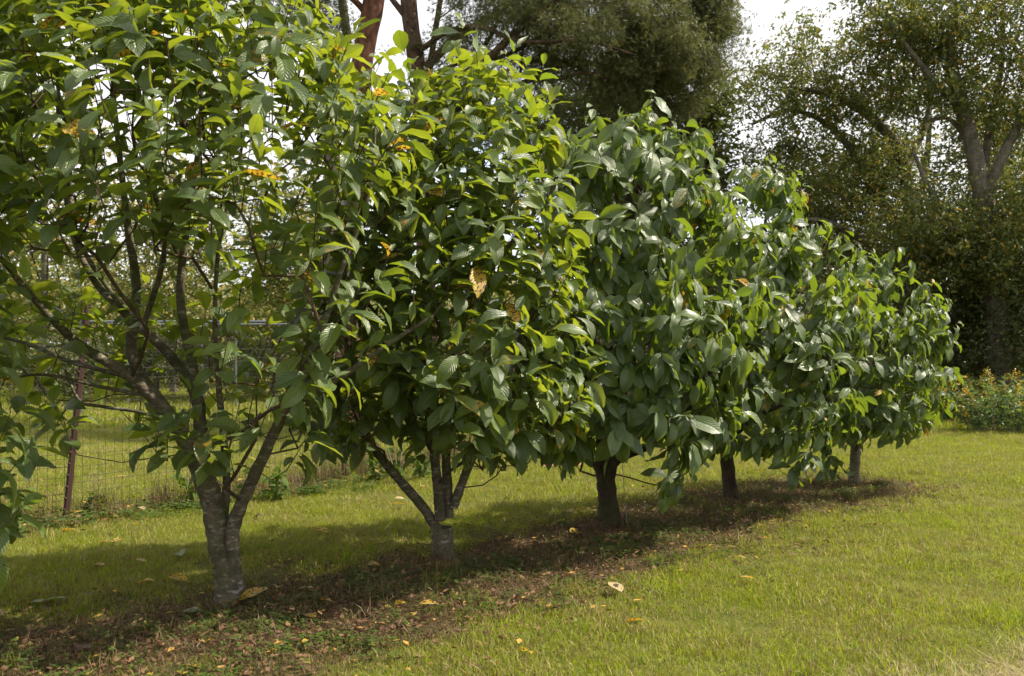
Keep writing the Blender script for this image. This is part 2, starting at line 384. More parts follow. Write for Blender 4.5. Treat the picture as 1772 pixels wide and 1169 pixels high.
# ------------------------------------------------------------------ one broad leaved fruit tree
def in_profile(prof, px, py):
    y = [q[0] for q in prof]
    if py < min(y) or py > max(y): return False
    return np.interp(py, y, [q[1] for q in prof]) <= px <= np.interp(py, y, [q[2] for q in prof])
ALL = []
def fruit_tree(idx, label, limbs, prof, nshoot, droop, upright, mat, barkm, lsize, yelp, seed, depthr=1.0, nleaf=(6, 10), extra=(), shell=.5, r0=.0032):
    r = np.random.RandomState(seed)
    base = np.array([ROW[idx][0], ROW[idx][1], 0]); base[2] = float(gz(base[0], base[1])); D = base[1]
    prof = sorted(prof)
    root = thing('pawpaw_tree', label, 'tree', base, 'row of small broad-leaved trees on the lawn')
    # limbs : (name, [(px,py,dd,widthpx)...])
    skel = []
    for k, (nm, pts) in enumerate(limbs):
        pp = []; rr = []
        for (px, py, dd, wp) in pts:
            pp.append(P(px, py, D + dd)); rr.append(wp / 2 / FPX * (D + dd) * (1 if k == 0 else .86))
        if k == 0: pp[0][2] = base[2] - .05
        pp = smooth_path(pp, 5); rr = np.interp(np.linspace(0, 1, len(pp)), np.linspace(0, 1, len(rr)), rr)
        if k == 0: 
            rr[:4] *= [1.5, 1.28, 1.12, 1.04]
        mb = MB(); mb.tube(pp, rr, 12 if rr[0] > .02 else 8, lump=.10)
        # closed end
        link(nm, mb.mesh(nm, M[barkm], base), root)
        skel.append(pp[::2] if len(pp) % 2 else np.vstack([pp[::2], pp[-1:]]))
    # shoot points
    ylo, yhi = prof[0][0], prof[-1][0]
    S = []; O = []
    tries = 0
    while len(S) < nshoot and tries < 200000:
        tries += 1
        py = r.uniform(ylo, yhi); xl = np.interp(py, [q[0] for q in prof], [q[1] for q in prof]); xr = np.interp(py, [q[0] for q in prof], [q[2] for q in prof])
        hwp = (xr - xl) / 2; hw = hwp / FPX * D; rx_ = r.uniform(-1, 1)
        if r.rand() > hwp / 320 + .1: continue
        # spot across the crown, then a depth inside its rounded plan, more often on the outside
        dm = min(hw, 1.6) * depthr * math.sqrt(max(0, 1 - .85 * rx_ ** 2)); ry_ = r.choice([-1, -1, -1, 1, 1]) * r.rand() ** shell
        y = D - (0, .12, .32, .42, .42, .36)[idx] + ry_ * dm; x = ((xl + xr) / 2 + rx_ * hwp - 886) / FPX * y; z = CAMZ + (600 - py) / FPX * y
        a = math.atan2(ry_ * math.sqrt(max(0, 1 - .85 * rx_ ** 2)), rx_); rad = min(1, math.hypot(rx_, ry_ * .9))
        if z < .35: continue
        if droop > .8 and math.sin(x * 5.3 + idx) * math.sin(y * 4.7 + 1) * math.sin(z * 6.1 + idx * 2) < -.14: continue
        if idx == 1 and py > 400 and (r.rand() > .36 or (y < D - .6 and x < -1.4)): continue
        ppx = 886 + x / y * FPX; ppy = 600 - (z - CAMZ) / y * FPX
        if y < D - 2.1 or not in_profile(prof, ppx, ppy): continue
        q = np.array([x, y, z])
        if S and np.min(((np.array(S) - q) ** 2).sum(1)) < (.09 if droop < .5 else .10) ** 2: continue
        S.append(q); O.append((math.cos(a) * rad, math.sin(a) * rad, (ylo + (yhi - ylo) * .62 - py) / (yhi - ylo)))
    for (px, py, dd) in extra:
        S.append(P(px, py, D + dd)); O.append(((px - np.mean([prof[len(prof) // 2][1], prof[len(prof) // 2][2]])) / 300, -.3, -.2))
    for k, sp in enumerate(skel[1:]):                       # every limb ends in leafy shoots
        for q in range(2):
            S.append(sp[-1] + [r.normal(0, .08), r.normal(0, .08), .18 + .1 * q]); O.append((r.normal(0, .4), r.normal(0, .4), .2))
    S = np.array(S); O = np.array(O)
    stray = (r.rand(len(S)) < .07) & (S[:, 2] > 1.9); S[stray, 2] += r.uniform(.08, .26, stray.sum())
    # shoot axis
    ax = norm(np.stack([O[:, 0] * .8, O[:, 1] * .8, np.full(len(S), upright) + O[:, 2] * .6], -1) + r.normal(0, .16, (len(S), 3)))
    ln = r.uniform(.20, .42, len(S)) * lsize / .25
    B = S - ax * ln[:, None] * .8
    nodes, par, sk, tip = grow(skel, B, r=r)
    ch, rad = chains(nodes, par, sk, r0)
    mb = MB()
    for pts, rr in ch: mb.tube(pts, rr, 6 if rr[0] > .006 else 5, r.rand())
    P0 = []; DIR = []; NRM = []; SZ = []
    for k in range(len(S)):
        a = ax[k]; e = norm(np.cross(a, [0.3, .2, 1.0])); f = np.cross(a, e)
        bend = np.array([0, 0, .12 if upright > .5 else -.10]) * ln[k]
        tt = np.linspace(0, 1, 5)[:, None]; pts = B[k] + a * ln[k] * tt + bend * tt ** 2
        mb.tube(pts, np.linspace(.0038, .0018, 5), 5, r.rand())
        nl = r.randint(nleaf[0], nleaf[1] + 1); p0 = r.uniform(0, 6.28)
        for q in range(nl):
            t = 1 - .85 * (q / nl) ** 1.1; phi = p0 + q * 2.4 if r.rand() < .7 else p0 + q * math.pi + r.normal(0, .4)
            rdir = math.cos(phi) * e + math.sin(phi) * f
            el = (.95 if q < 2 else .55 - .06 * q) + r.normal(0, .2)
            d = rdir * math.cos(el) + a * math.sin(el)
            d = norm(d + np.array([0, 0, -droop * r.uniform(.35, 1.4)]))
            n_ = a * .9 + np.array([0, 0, .45]) + r.normal(0, .34, 3) + (np.array([O[k][0], O[k][1] - .15, 0]) * .5 if droop > .5 else 0)
            n_ = norm(n_ - d * d.dot(n_))
            P0.append(B[k] + a * ln[k] * t + bend * t * t); DIR.append(d); NRM.append(n_)
            SZ.append(lsize * r.uniform(.55, 1.18) * (.62 if q == 0 else .88 if q == 1 else 1.0))
    link('twigs', mb.mesh('twigs', M['twig'], base), root, kind='stuff')
    P0 = np.array(P0); DIR = np.array(DIR); NRM = np.array(NRM); SZ = np.array(SZ); n = len(P0)
    XA = np.cross(DIR, NRM); Rm = np.stack([XA, DIR, NRM], -1)   # columns
    shp = r.randint(0, 7, n); shp[r.rand(n) < .05] = 7
    ti = np.clip((r.normal(2, 1.3, n)).round(), 0, 4).astype(int)
    yi = np.zeros(n, int); u = r.rand(n); yi[u < yelp * 2.5] = 1; yi[u < yelp] = 2
    u = r.rand(n); 
    ALL.append(dict(root=root, base=base, P0=P0, R=Rm, SZ=SZ, shp=shp, ti=ti, yi=yi, mat=mat, D=D, DIR=DIR))
    return root

# tree at the left edge (only its right side reaches into the frame)
fruit_tree(0, 'broad-leaved tree standing beyond the left edge, only leafy boughs reaching into view', [
    ('trunk', [(-170, 1120, 0, 60), (-175, 1000, 0, 50), (-165, 880, 0, 44)]),
    ('branch', [(-165, 880, 0, 40), (-120, 800, -.1, 30), (-70, 760, -.2, 18)]),
    ('branch', [(-170, 900, 0, 40), (-200, 700, .1, 30), (-190, 400, .2, 20), (-150, 150, .2, 10)]),
    ('branch', [(-165, 890, 0, 34), (-110, 650, .2, 22), (-80, 420, .3, 16), (-60, 200, .3, 8)])],
    [(960, -300, -10), (860, -420, 25), (740, -480, 30), (600, -500, -10), (400, -520, 5), (200, -500, 10), (0, -450, -20), (-150, -300, -60)],
    150, .35, .75, 'leaf_pale', 'bark', .23, .01, 71, extra=[(45, 790, -.3), (20, 905, -.4), (-5, 850, -.3), (10, 745, -.25)])

fruit_tree(1, 'tallest and nearest tree of the row, open crown on a grey forked trunk with lichen', [
    ('trunk', [(402, 1045, 0, 50), (392, 985, 0, 45), (380, 930, 0, 42), (368, 870, .0, 39), (348, 815, 0, 36), (322, 765, 0, 33)]),
    ('branch', [(322, 765, 0, 33), (300, 728, -.03, 30), (262, 685, -.08, 25), (215, 645, -.15, 20), (130, 590, -.25, 16), (60, 518, -.35, 13), (0, 445, -.45, 10)]),
    ('branch', [(300, 728, 0, 26), (272, 690, .05, 25), (240, 645, .08, 24), (226, 590, .1, 21), (236, 500, .1, 18), (222, 400, .1, 15), (205, 250, .1, 11), (190, 90, .1, 7)]),
    ('branch', [(360, 850, .04, 30), (352, 790, .1, 28), (346, 735, .15, 26), (338, 680, .2, 24), (290, 610, .3, 19), (215, 540, .4, 16), (160, 480, .45, 13), (120, 380, .5, 10), (98, 170, .5, 6)]),
    ('branch', [(346, 735, .15, 22), (335, 640, .1, 19), (312, 520, .05, 17), (322, 400, .0, 14), (345, 240, .0, 10), (350, 120, 0, 6)]),
    ('branch', [(388, 900, .06, 18), (392, 830, .12, 16), (388, 770, .15, 15), (378, 660, .1, 12), (372, 560, .0, 10), (380, 420, .0, 8), (420, 250, -.05, 6)]),
    ('branch', [(412, 1048, -.02, 34), (406, 990, -.03, 30), (402, 945, -.035, 28), (405, 905, -.04, 29), (432, 840, -.08, 24), (462, 775, -.1, 23), (490, 715, -.12, 22), (520, 655, -.12, 17), (560, 560, -.1, 14), (590, 470, -.1, 11), (640, 330, -.05, 8), (650, 200, 0, 5)]),
    ('branch', [(494, 708, -.12, 18), (540, 680, -.2, 16), (600, 645, -.25, 12), (680, 590, -.25, 9), (750, 545, -.2, 6)]),
    ('branch', [(322, 765, 0, 12), (370, 768, -.1, 9), (420, 745, -.2, 8), (452, 715, -.25, 6)]),
    ('branch', [(300, 728, -.05, 10), (240, 712, -.15, 8), (170, 702, -.2, 7), (135, 690, -.25, 6), (105, 620, -.3, 4)]),
    ('branch', [(262, 685, -.08, 9), (170, 668, -.2, 7), (80, 648, -.3, 6), (10, 655, -.3, 4)]),
    ('branch', [(225, 652, -.12, 11), (120, 625, .1, 9), (50, 595, .15, 8), (-30, 575, .2, 6)]),
    ('branch', [(250, 560, .1, 12), (285, 420, .05, 10), (250, 260, 0, 9), (255, 100, -.05, 7), (283, -10, -.1, 5)]),
    ('branch', [(215, 540, .4, 10), (130, 400, .35, 9), (120, 250, .3, 8), (100, 150, .3, 7), (103, -20, .3, 5)])],
    [(790, 300, 520), (730, 60, 600), (640, -60, 630), (500, -90, 680), (380, -120, 690), (290, -120, 725), (200, -120, 720), (150, -120, 690), (100, -110, 640), (50, -100, 580), (0, -60, 530), (-160, 50, 380)],
    460, .22, .98, 'leaf_pale', 'bark', .22, .022, 5, depthr=1.0, nleaf=(6, 9), extra=[(610, 170, .2), (640, 230, .2), (560, 260, .1), (590, 330, .2), (650, 300, .1), (540, 180, .2), (620, 400, .1), (380, 540, -.9), (375, 590, -.95), (270, 745, -.3), (330, 700, -.6)], shell=.6)
fruit_tree(2, 'second tree from the left, four slim brown stems splitting just above its mossy base', [
    ('trunk', [(772, 985, 0, 40), (768, 955, 0, 35), (766, 930, 0, 38), (765, 912, 0, 34)]),
    ('branch', [(762, 925, 0, 22), (738, 885, 0, 20), (700, 840, -.05, 19), (662, 795, -.1, 18), (640, 765, -.12, 16), (626, 720, -.12, 14), (618, 680, -.1, 12), (600, 600, -.1, 10), (590, 500, 0, 8)]),
    ('branch', [(762, 900, -.02, 22), (758, 850, -.04, 20), (752, 790, -.04, 19), (748, 735, -.04, 18), (740, 640, 0, 14), (735, 500, 0, 11), (740, 340, 0, 8), (770, 200, 0, 5)]),
    ('branch', [(776, 895, .05, 22), (774, 840, .06, 20), (772, 780, .08, 18), (776, 700, .1, 16), (790, 600, .1, 13), (830, 450, .05, 10), (850, 300, 0, 7), (860, 170, 0, 5)]),
    ('branch', [(784, 878, .02, 20), (800, 835, .02, 18), (820, 785, .02, 17), (845, 735, .0, 15), (880, 690, -.05, 13), (930, 640, -.1, 10), (975, 590, -.1, 7)]),
    ('branch', [(752, 745, -.04, 16), (775, 735, -.15, 13), (820, 715, -.25, 11), (880, 705, -.3, 8), (950, 690, -.3, 5)]),
    ('branch', [(760, 560, 0, 10), (830, 490, -.2, 10), (900, 400, -.3, 8), (960, 320, -.3, 5)]),
    ('branch', [(644, 770, -.1, 8), (610, 740, -.25, 7), (560, 700, -.3, 5), (540, 690, -.3, 4)])],
    [(765, 590, 980), (700, 530, 1010), (600, 525, 1020), (480, 545, 1000), (380, 560, 985), (300, 600, 970), (210, 660, 955), (150, 720, 940), (115, 780, 900)],
    360, .36, .85, 'leaf_pale', 'bark', .232, .018, 15, depthr=1.0, nleaf=(6, 9), extra=[(555, 750, -.3), (585, 760, -.4), (620, 740, -.2), (870, 780, .1), (720, 720, -.6), (790, 720, -.7), (800, 100, 0), (835, 130, -.2), (885, 108, 0), (935, 135, 0), (950, 190, .1), (745, 140, 0), (700, 200, .1)], shell=.55)
fruit_tree(3, 'middle tree of the row with a short knobby dark trunk and dense drooping leaves', [
    ('trunk', [(1055, 912, 0, 38), (1052, 870, 0, 34), (1049, 830, 0, 33), (1047, 800, 0, 42), (1046, 785, 0, 42)]),
    ('branch', [(1036, 800, 0, 26), (1018, 778, -.03, 20), (992, 755, -.1, 16), (960, 690, -.2, 12), (940, 600, -.3, 8)]),
    ('branch', [(1046, 795, .03, 24), (1040, 750, .05, 20), (1050, 650, .1, 16), (1070, 480, .1, 12), (1110, 300, .1, 8), (1130, 220, .1, 4)]),
    ('branch', [(1060, 798, 0, 26), (1085, 785, -.05, 20), (1130, 765, -.15, 16), (1200, 700, -.25, 12), (1250, 600, -.3, 8)]),
    ('branch', [(1052, 790, -.05, 20), (1075, 700, -.3, 15), (1100, 600, -.5, 11), (1130, 480, -.6, 7)])],
    [(768, 900, 1225), (730, 880, 1275), (650, 875, 1300), (560, 880, 1320), (470, 895, 1330), (400, 920, 1300), (330, 945, 1265), (260, 985, 1225), (205, 1030, 1205)],
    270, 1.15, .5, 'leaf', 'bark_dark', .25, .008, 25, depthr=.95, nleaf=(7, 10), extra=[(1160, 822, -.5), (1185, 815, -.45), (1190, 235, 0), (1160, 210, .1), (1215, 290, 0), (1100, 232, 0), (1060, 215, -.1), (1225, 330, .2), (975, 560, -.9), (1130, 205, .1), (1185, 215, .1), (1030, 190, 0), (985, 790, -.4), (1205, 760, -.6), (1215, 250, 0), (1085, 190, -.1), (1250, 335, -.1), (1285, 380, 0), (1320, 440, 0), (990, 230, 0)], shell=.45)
fruit_tree(4, 'fourth tree of the row with a leaning dark trunk and glossy hanging leaves', [
    ('trunk', [(1270, 872, 0, 30), (1262, 835, 0, 24), (1258, 790, 0, 23), (1255, 745, 0, 22)]),
    ('branch', [(1255, 755, 0, 18), (1240, 700, -.05, 14), (1215, 600, -.1, 10), (1230, 450, -.1, 7)]),
    ('branch', [(1255, 755, 0, 18), (1280, 690, .0, 15), (1300, 550, .0, 11), (1320, 420, .0, 7), (1330, 330, .0, 4)]),
    ('branch', [(1258, 760, 0, 16), (1310, 720, -.1, 13), (1380, 680, -.15, 10), (1440, 600, -.2, 6)])],
    [(765, 1180, 1420), (725, 1150, 1470), (650, 1150, 1500), (560, 1160, 1510), (480, 1180, 1490), (420, 1200, 1460), (360, 1235, 1405), (290, 1275, 1370)],
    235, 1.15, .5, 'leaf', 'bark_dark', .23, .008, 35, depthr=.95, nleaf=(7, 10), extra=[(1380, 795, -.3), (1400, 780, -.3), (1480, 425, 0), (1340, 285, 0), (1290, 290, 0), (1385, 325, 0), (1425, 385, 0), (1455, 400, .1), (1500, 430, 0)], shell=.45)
fruit_tree(5, 'farthest tree of the row, smallest, with a pale ringed trunk beside the open lawn', [
    ('trunk', [(1478, 840, 0, 20), (1479, 815, 0, 17), (1480, 790, 0, 17), (1481, 770, 0, 18)]),
    ('branch', [(1480, 778, 0, 12), (1465, 750, -.05, 10), (1430, 735, -.1, 8), (1395, 700, -.1, 6)]),
    ('branch', [(1481, 775, 0, 14), (1490, 700, .0, 11), (1510, 600, .0, 8), (1520, 500, .0, 5)]),
    ('branch', [(1481, 775, 0, 13), (1520, 730, -.05, 10), (1570, 680, -.05, 8), (1600, 580, -.05, 5)]),
    ('branch', [(1470, 760, 0, 7), (1445, 765, -.1, 6), (1425, 790, -.15, 4)])],
    [(748, 1400, 1570), (720, 1380, 1610), (690, 1370, 1645), (620, 1365, 1650), (560, 1380, 1640), (510, 1400, 1625), (465, 1430, 1545)],
    215, 1.15, .5, 'leaf', 'bark_pale', .212, .008, 45, depthr=1.0, nleaf=(7, 10), extra=[(1437, 785, -.15), (1432, 805, -.15), (1605, 500, 0), (1640, 590, 0), (1550, 450, 0), (1575, 490, 0), (1632, 510, 0), (1648, 560, 0), (1500, 440, .1)], shell=.45)

# choose, per tree, the 300 leaves that show largest; the rest become one foliage mesh
polys = []; pv = []; owner = []
for ti_, T in enumerate(ALL):
    w_ = T['R'][:, :, 0] * (T['SZ'] * .19)[:, None]; l_ = T['DIR'] * T['SZ'][:, None]
    for k in range(len(T['P0'])):
        b = T['P0'][k]; i0 = len(pv)
        pv += [b + l_[k] * .15 - w_[k], b + l_[k] * .15 + w_[k], b + l_[k] * .9 + w_[k], b + l_[k] * .9 - w_[k]]
        polys.append((i0, i0 + 1, i0 + 2, i0 + 3)); owner.append((ti_, k))
bvh = BVHTree.FromPolygons([tuple(v) for v in pv], polys)
C0 = Vector((0, 0, CAMZ)); score = [np.zeros(len(T['P0'])) for T in ALL]
for q, (ti_, k) in enumerate(owner):
    A = [np.array(pv[v]) for v in polys[q]]; c = sum(A) / 4; hits = 0
    for t in (c, c * .6 + A[0] * .4, c * .6 + A[2] * .4, c * .6 + A[1] * .4, c * .6 + A[3] * .4):
        px = 886 + t[0] / t[1] * FPX; py = 600 - (t[2] - CAMZ) / t[1] * FPX
        if not (0 < px < 1772 and 0 < py < 1169): continue
        d = Vector(t) - C0; h = bvh.ray_cast(C0, d.normalized(), d.length + .05)
        if h[2] == q: hits += 1
    e1 = (A[2] - A[1]); e2 = (A[1] - A[0]); nn = np.cross(e1, e2); ar = abs(nn.dot(norm(c - np.array(C0)))) / (c[1] ** 2)
    score[ti_][k] = (hits + .01) * ar
nleaf_total = 0
for T, scr in zip(ALL, score):
    n = len(scr); order = np.argsort(-scr); pick = [k for k in order[:300]]; rest = order[300:]
    for k in pick:
        o = bpy.data.objects.new('leaf', leaf_mesh(int(T['shp'][k]), int(T['ti'][k]), int(T['yi'][k]), T['mat'])); COL.objects.link(o)
        o.parent = T['root']
        m = Matrix(T['R'][k].tolist()).to_4x4() @ Matrix.Scale(T['SZ'][k], 4)
        m.translation = Vector(T['P0'][k] - T['base']); o.matrix_basis = m
    VV = []; FF = []; UV = []; TN = []; YL = []; off = 0
    for k in rest:
        v, f, uv = SHAPES[T['shp'][k]]
        VV.append(v @ (T['R'][k].T * T['SZ'][k]) + T['P0'][k] - T['base']); FF.append(f + off); UV.append(uv); off += len(v)
        TN.append(np.full(len(v), TONES[T['ti'][k]])); YL.append(np.full(len(v), YELS[T['yi'][k]]))
    link('foliage', mesh('foliage', np.concatenate(VV), np.concatenate(FF), M[T['mat']], np.concatenate(UV),
         {'tone': np.concatenate(TN), 'yel': np.concatenate(YL)}), T['root'], kind='stuff')
    nleaf_total += n
print('broad leaves', nleaf_total)

# hanging dead brown leaf clusters in the nearest tree
T1 = ALL[1]
for (px, py, dd, n) in [(468, 55, -.5, 6), (315, 195, -.4, 7), (610, 540, -.3, 5), (355, 165, -.3, 3)]:
    c = P(px, py, T1['D'] + dd)
    for q in range(n):
        me = leaf_mesh(7, 1, 3, 'leaf_pale'); o = link('leaf', me, T1['root'], label='shrivelled dark brown hanging leaf')
        a = random.uniform(0, 6.28)
        m = Matrix.Rotation(a, 4, 'Z') @ Matrix.Rotation(R(-75 + random.uniform(-12, 12)), 4, 'X') @ Matrix.Diagonal((.10, .15, .14, 1))
        m.translation = Vector(c - T1['base'] + RS.normal(0, .018, 3)); o.matrix_basis = m

# ------------------------------------------------------------------ background trees
def leaf_cloud(C, size, jit, asp=.5, r=None, droop=.35, kind='leaf'):
    """small folded leaf-like quads round points C"""
    r = r or RS; n = len(C)
    c = C + r.normal(0, 1, (n, 3)) * jit
    d = r.normal(0, 1, (n, 3)); d[:, 2] = d[:, 2] * .6 - droop; d = norm(d)
    u = r.normal(0, 1, (n, 3)); u[:, 2] += .6; s = norm(np.cross(d, u)); nn = np.cross(s, d)
    L_ = size * r.uniform(.6, 1.3, n)[:, None]; W = L_ * asp * .5
    a = c; b = c + d * L_ * .45 + s * W + nn * W * .3; e = c + d * L_; f = c + d * L_ * .45 - s * W + nn * W * .3
    V = np.stack([a, b, e, f], 1).reshape(-1, 3); i = np.arange(n)[:, None] * 4
    F = np.concatenate([i + [0, 1, 2], i + [0, 2, 3]])
    return V, F, np.repeat(r.rand(n), 4)
def needle_cloud(C, size, jit, r, per=7):
    n = len(C); c = np.repeat(C + r.normal(0, 1, (n, 3)) * jit, per, 0); m = len(c)
    ax = np.repeat(norm(r.normal(0, 1, (n, 3)) + [0, 0, .2]), per, 0)
    d = norm(ax + r.normal(0, .55, (m, 3))); s = norm(np.cross(d, r.normal(0, 1, (m, 3))))
    L_ = size * r.uniform(.7, 1.2, m)[:, None]
    V = np.stack([c - s * .005, c + s * .005, c + d * L_], 1).reshape(-1, 3)
    return V, np.arange(m * 3).reshape(-1, 3), np.repeat(r.rand(m), 3)

def bg_tree(name, label, cat, D, limbs, blobs, nt, nleaf, size, mat, barkm, seed, group=None, jit=.28, shoots=.5, kind='leaf', asp=.5, r0=.010, droop=.35, per=7):
    """limbs in pixels: [(px,py,dd,width px)]; blobs: (px,py,dd,rx px, ry px, depth m, weight)"""
    r = np.random.RandomState(seed)
    px, py = limbs[0][0][:2]; base = P(px, 600, D); base[2] = 0
    root = thing(name, label, cat, base, group)
    skel = []
    for k, pts in enumerate(limbs):
        pp = [P(q[0], q[1], D + q[2]) for q in pts]; rr = [q[3] / 2 / FPX * D for q in pts]
        if k == 0: pp[0] = np.array([base[0], D, -.1])
        pp = smooth_path(pp, 4); rr = np.interp(np.linspace(0, 1, len(pp)), np.linspace(0, 1, len(rr)), rr)
        mb = MB(); mb.tube(pp, rr, 10, r.rand(), lump=.06); nm = 'trunk' if k == 0 else 'branch'
        link(nm, mb.mesh(nm, M[barkm], base), root); skel.append(pp)
    W = np.array([b[6] for b in blobs], float); W /= W.sum(); T = []
    for k in r.choice(len(blobs), nt, p=W):
        x, y, dd, rx, ry, dp, _ = blobs[k]; v = norm(r.normal(0, 1, 3)) * r.rand() ** .45
        T.append(P(x + v[0] * rx, y + v[2] * ry, D + dd) + [0, v[1] * dp, 0])
    T = np.array(T); T[:, 2] = np.maximum(T[:, 2], .15)
    nodes, par, sk, tip = grow(skel, T, bf=.3, step=.5, wob=.07, r=r)
    ch, rad = chains(nodes, par, sk, r0, .5)
    mb = MB(); seg = []
    for pts, rr in ch:
        mb.tube(pts, rr, 5 if rr[0] < .03 else 7, r.rand()); seg.append(pts[max(0, len(pts) - 4):])
    link('limbs', mb.mesh('limbs', M[barkm], base), root)
    seg = np.concatenate(seg)
    src = np.concatenate([T, seg[r.randint(0, len(seg), int(nt * shoots))]])
    # sprays of leaves along short twigs
    nsp = max(1, nleaf // 9); o = src[r.randint(0, len(src), nsp)] + r.normal(0, 1, (nsp, 3)) * jit
    dr = norm(r.normal(0, 1, (nsp, 3)) * [1, 1, .6] + [0, 0, -droop * .6]); ln = r.uniform(.15, .5, nsp)
    C = np.repeat(o, 9, 0) + np.repeat(dr * ln[:, None], 9, 0) * np.tile(np.linspace(0, 1, 9), nsp)[:, None]
    C[:, 2] = np.maximum(C[:, 2], .05)
    if kind == 'leaf': V, F, A = leaf_cloud(C, size, size * .35, asp, r, droop)
    else: V, F, A = needle_cloud(C, size, size * .5, r, per)
    link('crown', mesh('crown', V - base, F, M[mat], attrs={'tone': A}, smooth=False), root)
    return root

GB = 'tall trees behind the lawn'
# pines
bg_tree('pine_tree', 'pine with a thick straight reddish trunk rising behind the nearest tree', 'pine tree', 18,
        [[(600, 700, 0, 44), (612, 300, 0, 40), (628, 100, 0, 38), (650, -20, 0, 36), (690, -400, 0, 26)],
         [(640, 30, 0, 12), (600, -10, -.3, 10), (520, -40, -.6, 7)],
         [(620, 180, 0, 10), (560, 120, .4, 8), (500, 60, .8, 5)]],
        [(640, -330, 0, 330, 170, 3, 3), (540, 20, 0, 60, 60, 1.2, .5), (450, -60, 0, 150, 70, 2, .7)], 150, 16000, .13, 'needle', 'pine_bark', 101, 'pines behind the row of small trees', kind='needle')
bg_tree('pine_tree', 'many-limbed pine with dark boughs sweeping right above the row', 'pine tree', 17,
        [[(738, 700, 0, 34), (735, 300, 0, 32), (722, 120, 0, 30), (705, -20, 0, 28), (700, -300, 0, 20)],
         [(728, 190, 0, 18), (770, 150, -.4, 17), (840, 105, -.8, 14), (900, 50, -1.0, 12), (1000, -30, -1.2, 8)],
         [(724, 130, 0, 18), (790, 65, .4, 15), (870, 15, .6, 12), (960, -60, .8, 8)],
         [(722, 90, 0, 10), (780, 52, -.6, 9), (840, 48, -.9, 8), (900, 72, -1.2, 7), (1010, 70, -1.5, 5), (1100, 95, -1.6, 3)],
         [(730, 230, 0, 12), (800, 170, .3, 10), (900, 130, .5, 8), (1000, 110, .6, 5)],
         [(726, 150, 0, 9), (790, 110, -.2, 8), (860, 100, -.4, 7), (950, 60, -.6, 5)],
         [(732, 210, 0, 9), (790, 150, .2, 8), (850, 60, .3, 7), (880, -20, .3, 5)],
         [(735, 260, 0, 10), (820, 220, .2, 8), (900, 200, .3, 6), (960, 205, .4, 4)],
         [(712, 40, 0, 12), (680, 0, .2, 10), (640, -60, .3, 7)],
         [(738, 170, 0, 12), (752, 60, .3, 11), (770, -40, .5, 8)]],
        [(1040, 60, -.5, 190, 110, 1.6, 4), (1150, 60, .4, 110, 90, 1.4, 2.6), (1230, 30, -.3, 45, 50, .8, .5), (1215, 110, -.3, 30, 30, .8, .3), (980, -40, 0, 220, 80, 1.8, 3), (850, 60, -.3, 130, 80, 1.2, 1.1), (800, 180, .2, 140, 70, 1.2, .8), (900, 230, .3, 120, 60, 1.2, .8), (1120, 140, 0, 110, 60, 1, 1.2), (720, -330, 0, 420, 130, 3, 2), (1120, -150, 0, 180, 90, 2, 1.6)],
        460, 56000, .13, 'needle', 'pine_dark', 102, 'pines behind the row of small trees', kind='needle', jit=.17)
bg_tree('pine_tree', 'slim dark double-stemmed pine left of the thick reddish trunk', 'pine tree', 19,
        [[(560, 700, 0, 30), (575, 300, 0, 28), (560, 120, 0, 26), (538, 0, 0, 24), (500, -300, 0, 16)],
         [(572, 200, 0, 18), (600, 80, 0, 16), (590, -40, 0, 14), (600, -300, 0, 8)]],
        [(540, -300, 0, 250, 130, 2.5, 2), (520, 30, 0, 80, 60, 1, .5)], 80, 9000, .13, 'needle', 'bg_bark', 103, 'pines behind the row of small trees', kind='needle')
# dense dark tree in the centre
bg_tree('dark_leafy_tree', 'dense dark olive tree directly below the pine boughs at centre', 'tree', 21,
        [[(1090, 720, 0, 30), (1085, 450, 0, 26), (1095, 250, 0, 20), (1100, 120, 0, 12)],
         [(1085, 420, 0, 14), (1000, 300, .3, 10), (950, 200, .5, 6)],
         [(1090, 380, 0, 14), (1170, 280, -.3, 10), (1220, 200, -.5, 6)]],
        [(1100, 180, 0, 150, 90, 1.8, 3), (1180, 280, 0, 90, 120, 1.6, 3), (1000, 300, 0, 120, 160, 1.8, 3), (1120, 430, 0, 190, 120, 2, 3), (1230, 190, 0, 35, 60, 1, .6), (1200, 560, 0, 200, 120, 2, 3)],
        520, 60000, .13, 'oak', 'bg_bark', 104, GB, jit=.25)
# elm-like trees right
bg_tree('elm_tree', 'arching elm with drooping sprays and open sky above it', 'tree', 22,
        [[(1600, 720, 0, 34), (1590, 500, 0, 30), (1575, 380, 0, 26), (1560, 270, 0, 20), (1510, 205, 0, 15), (1440, 165, -.2, 10), (1370, 150, -.4, 6)],
         [(1582, 420, 0, 20), (1520, 340, .2, 15), (1450, 230, .4, 11), (1370, 190, .6, 8), (1300, 215, .7, 5)],
         [(1590, 480, 0, 16), (1500, 420, -.4, 12), (1420, 380, -.8, 8), (1350, 390, -1, 5)],
         [(1565, 300, 0, 14), (1610, 180, .4, 10), (1590, 60, .6, 6)]],
        [(1400, 120, 0, 120, 50, 1.4, 2.2), (1330, 160, 0, 60, 70, 1.3, 1.2), (1480, 160, 0, 110, 60, 1.5, 2), (1340, 260, 0, 70, 40, 1.2, 1.0), (1500, 280, .2, 110, 60, 1.5, 1.8),
         (1400, 330, 0, 130, 50, 1.5, 1.8), (1480, 400, 0, 150, 60, 1.8, 2.4), (1400, 440, 0, 130, 60, 1.6, 1.6), (1560, 60, 0, 60, 70, 1.2, .8), (1395, 45, 0, 16, 30, .5, .12)],
        420, 42000, .115, 'elm', 'bg_bark', 105, GB, jit=.24, asp=.42, droop=.7)
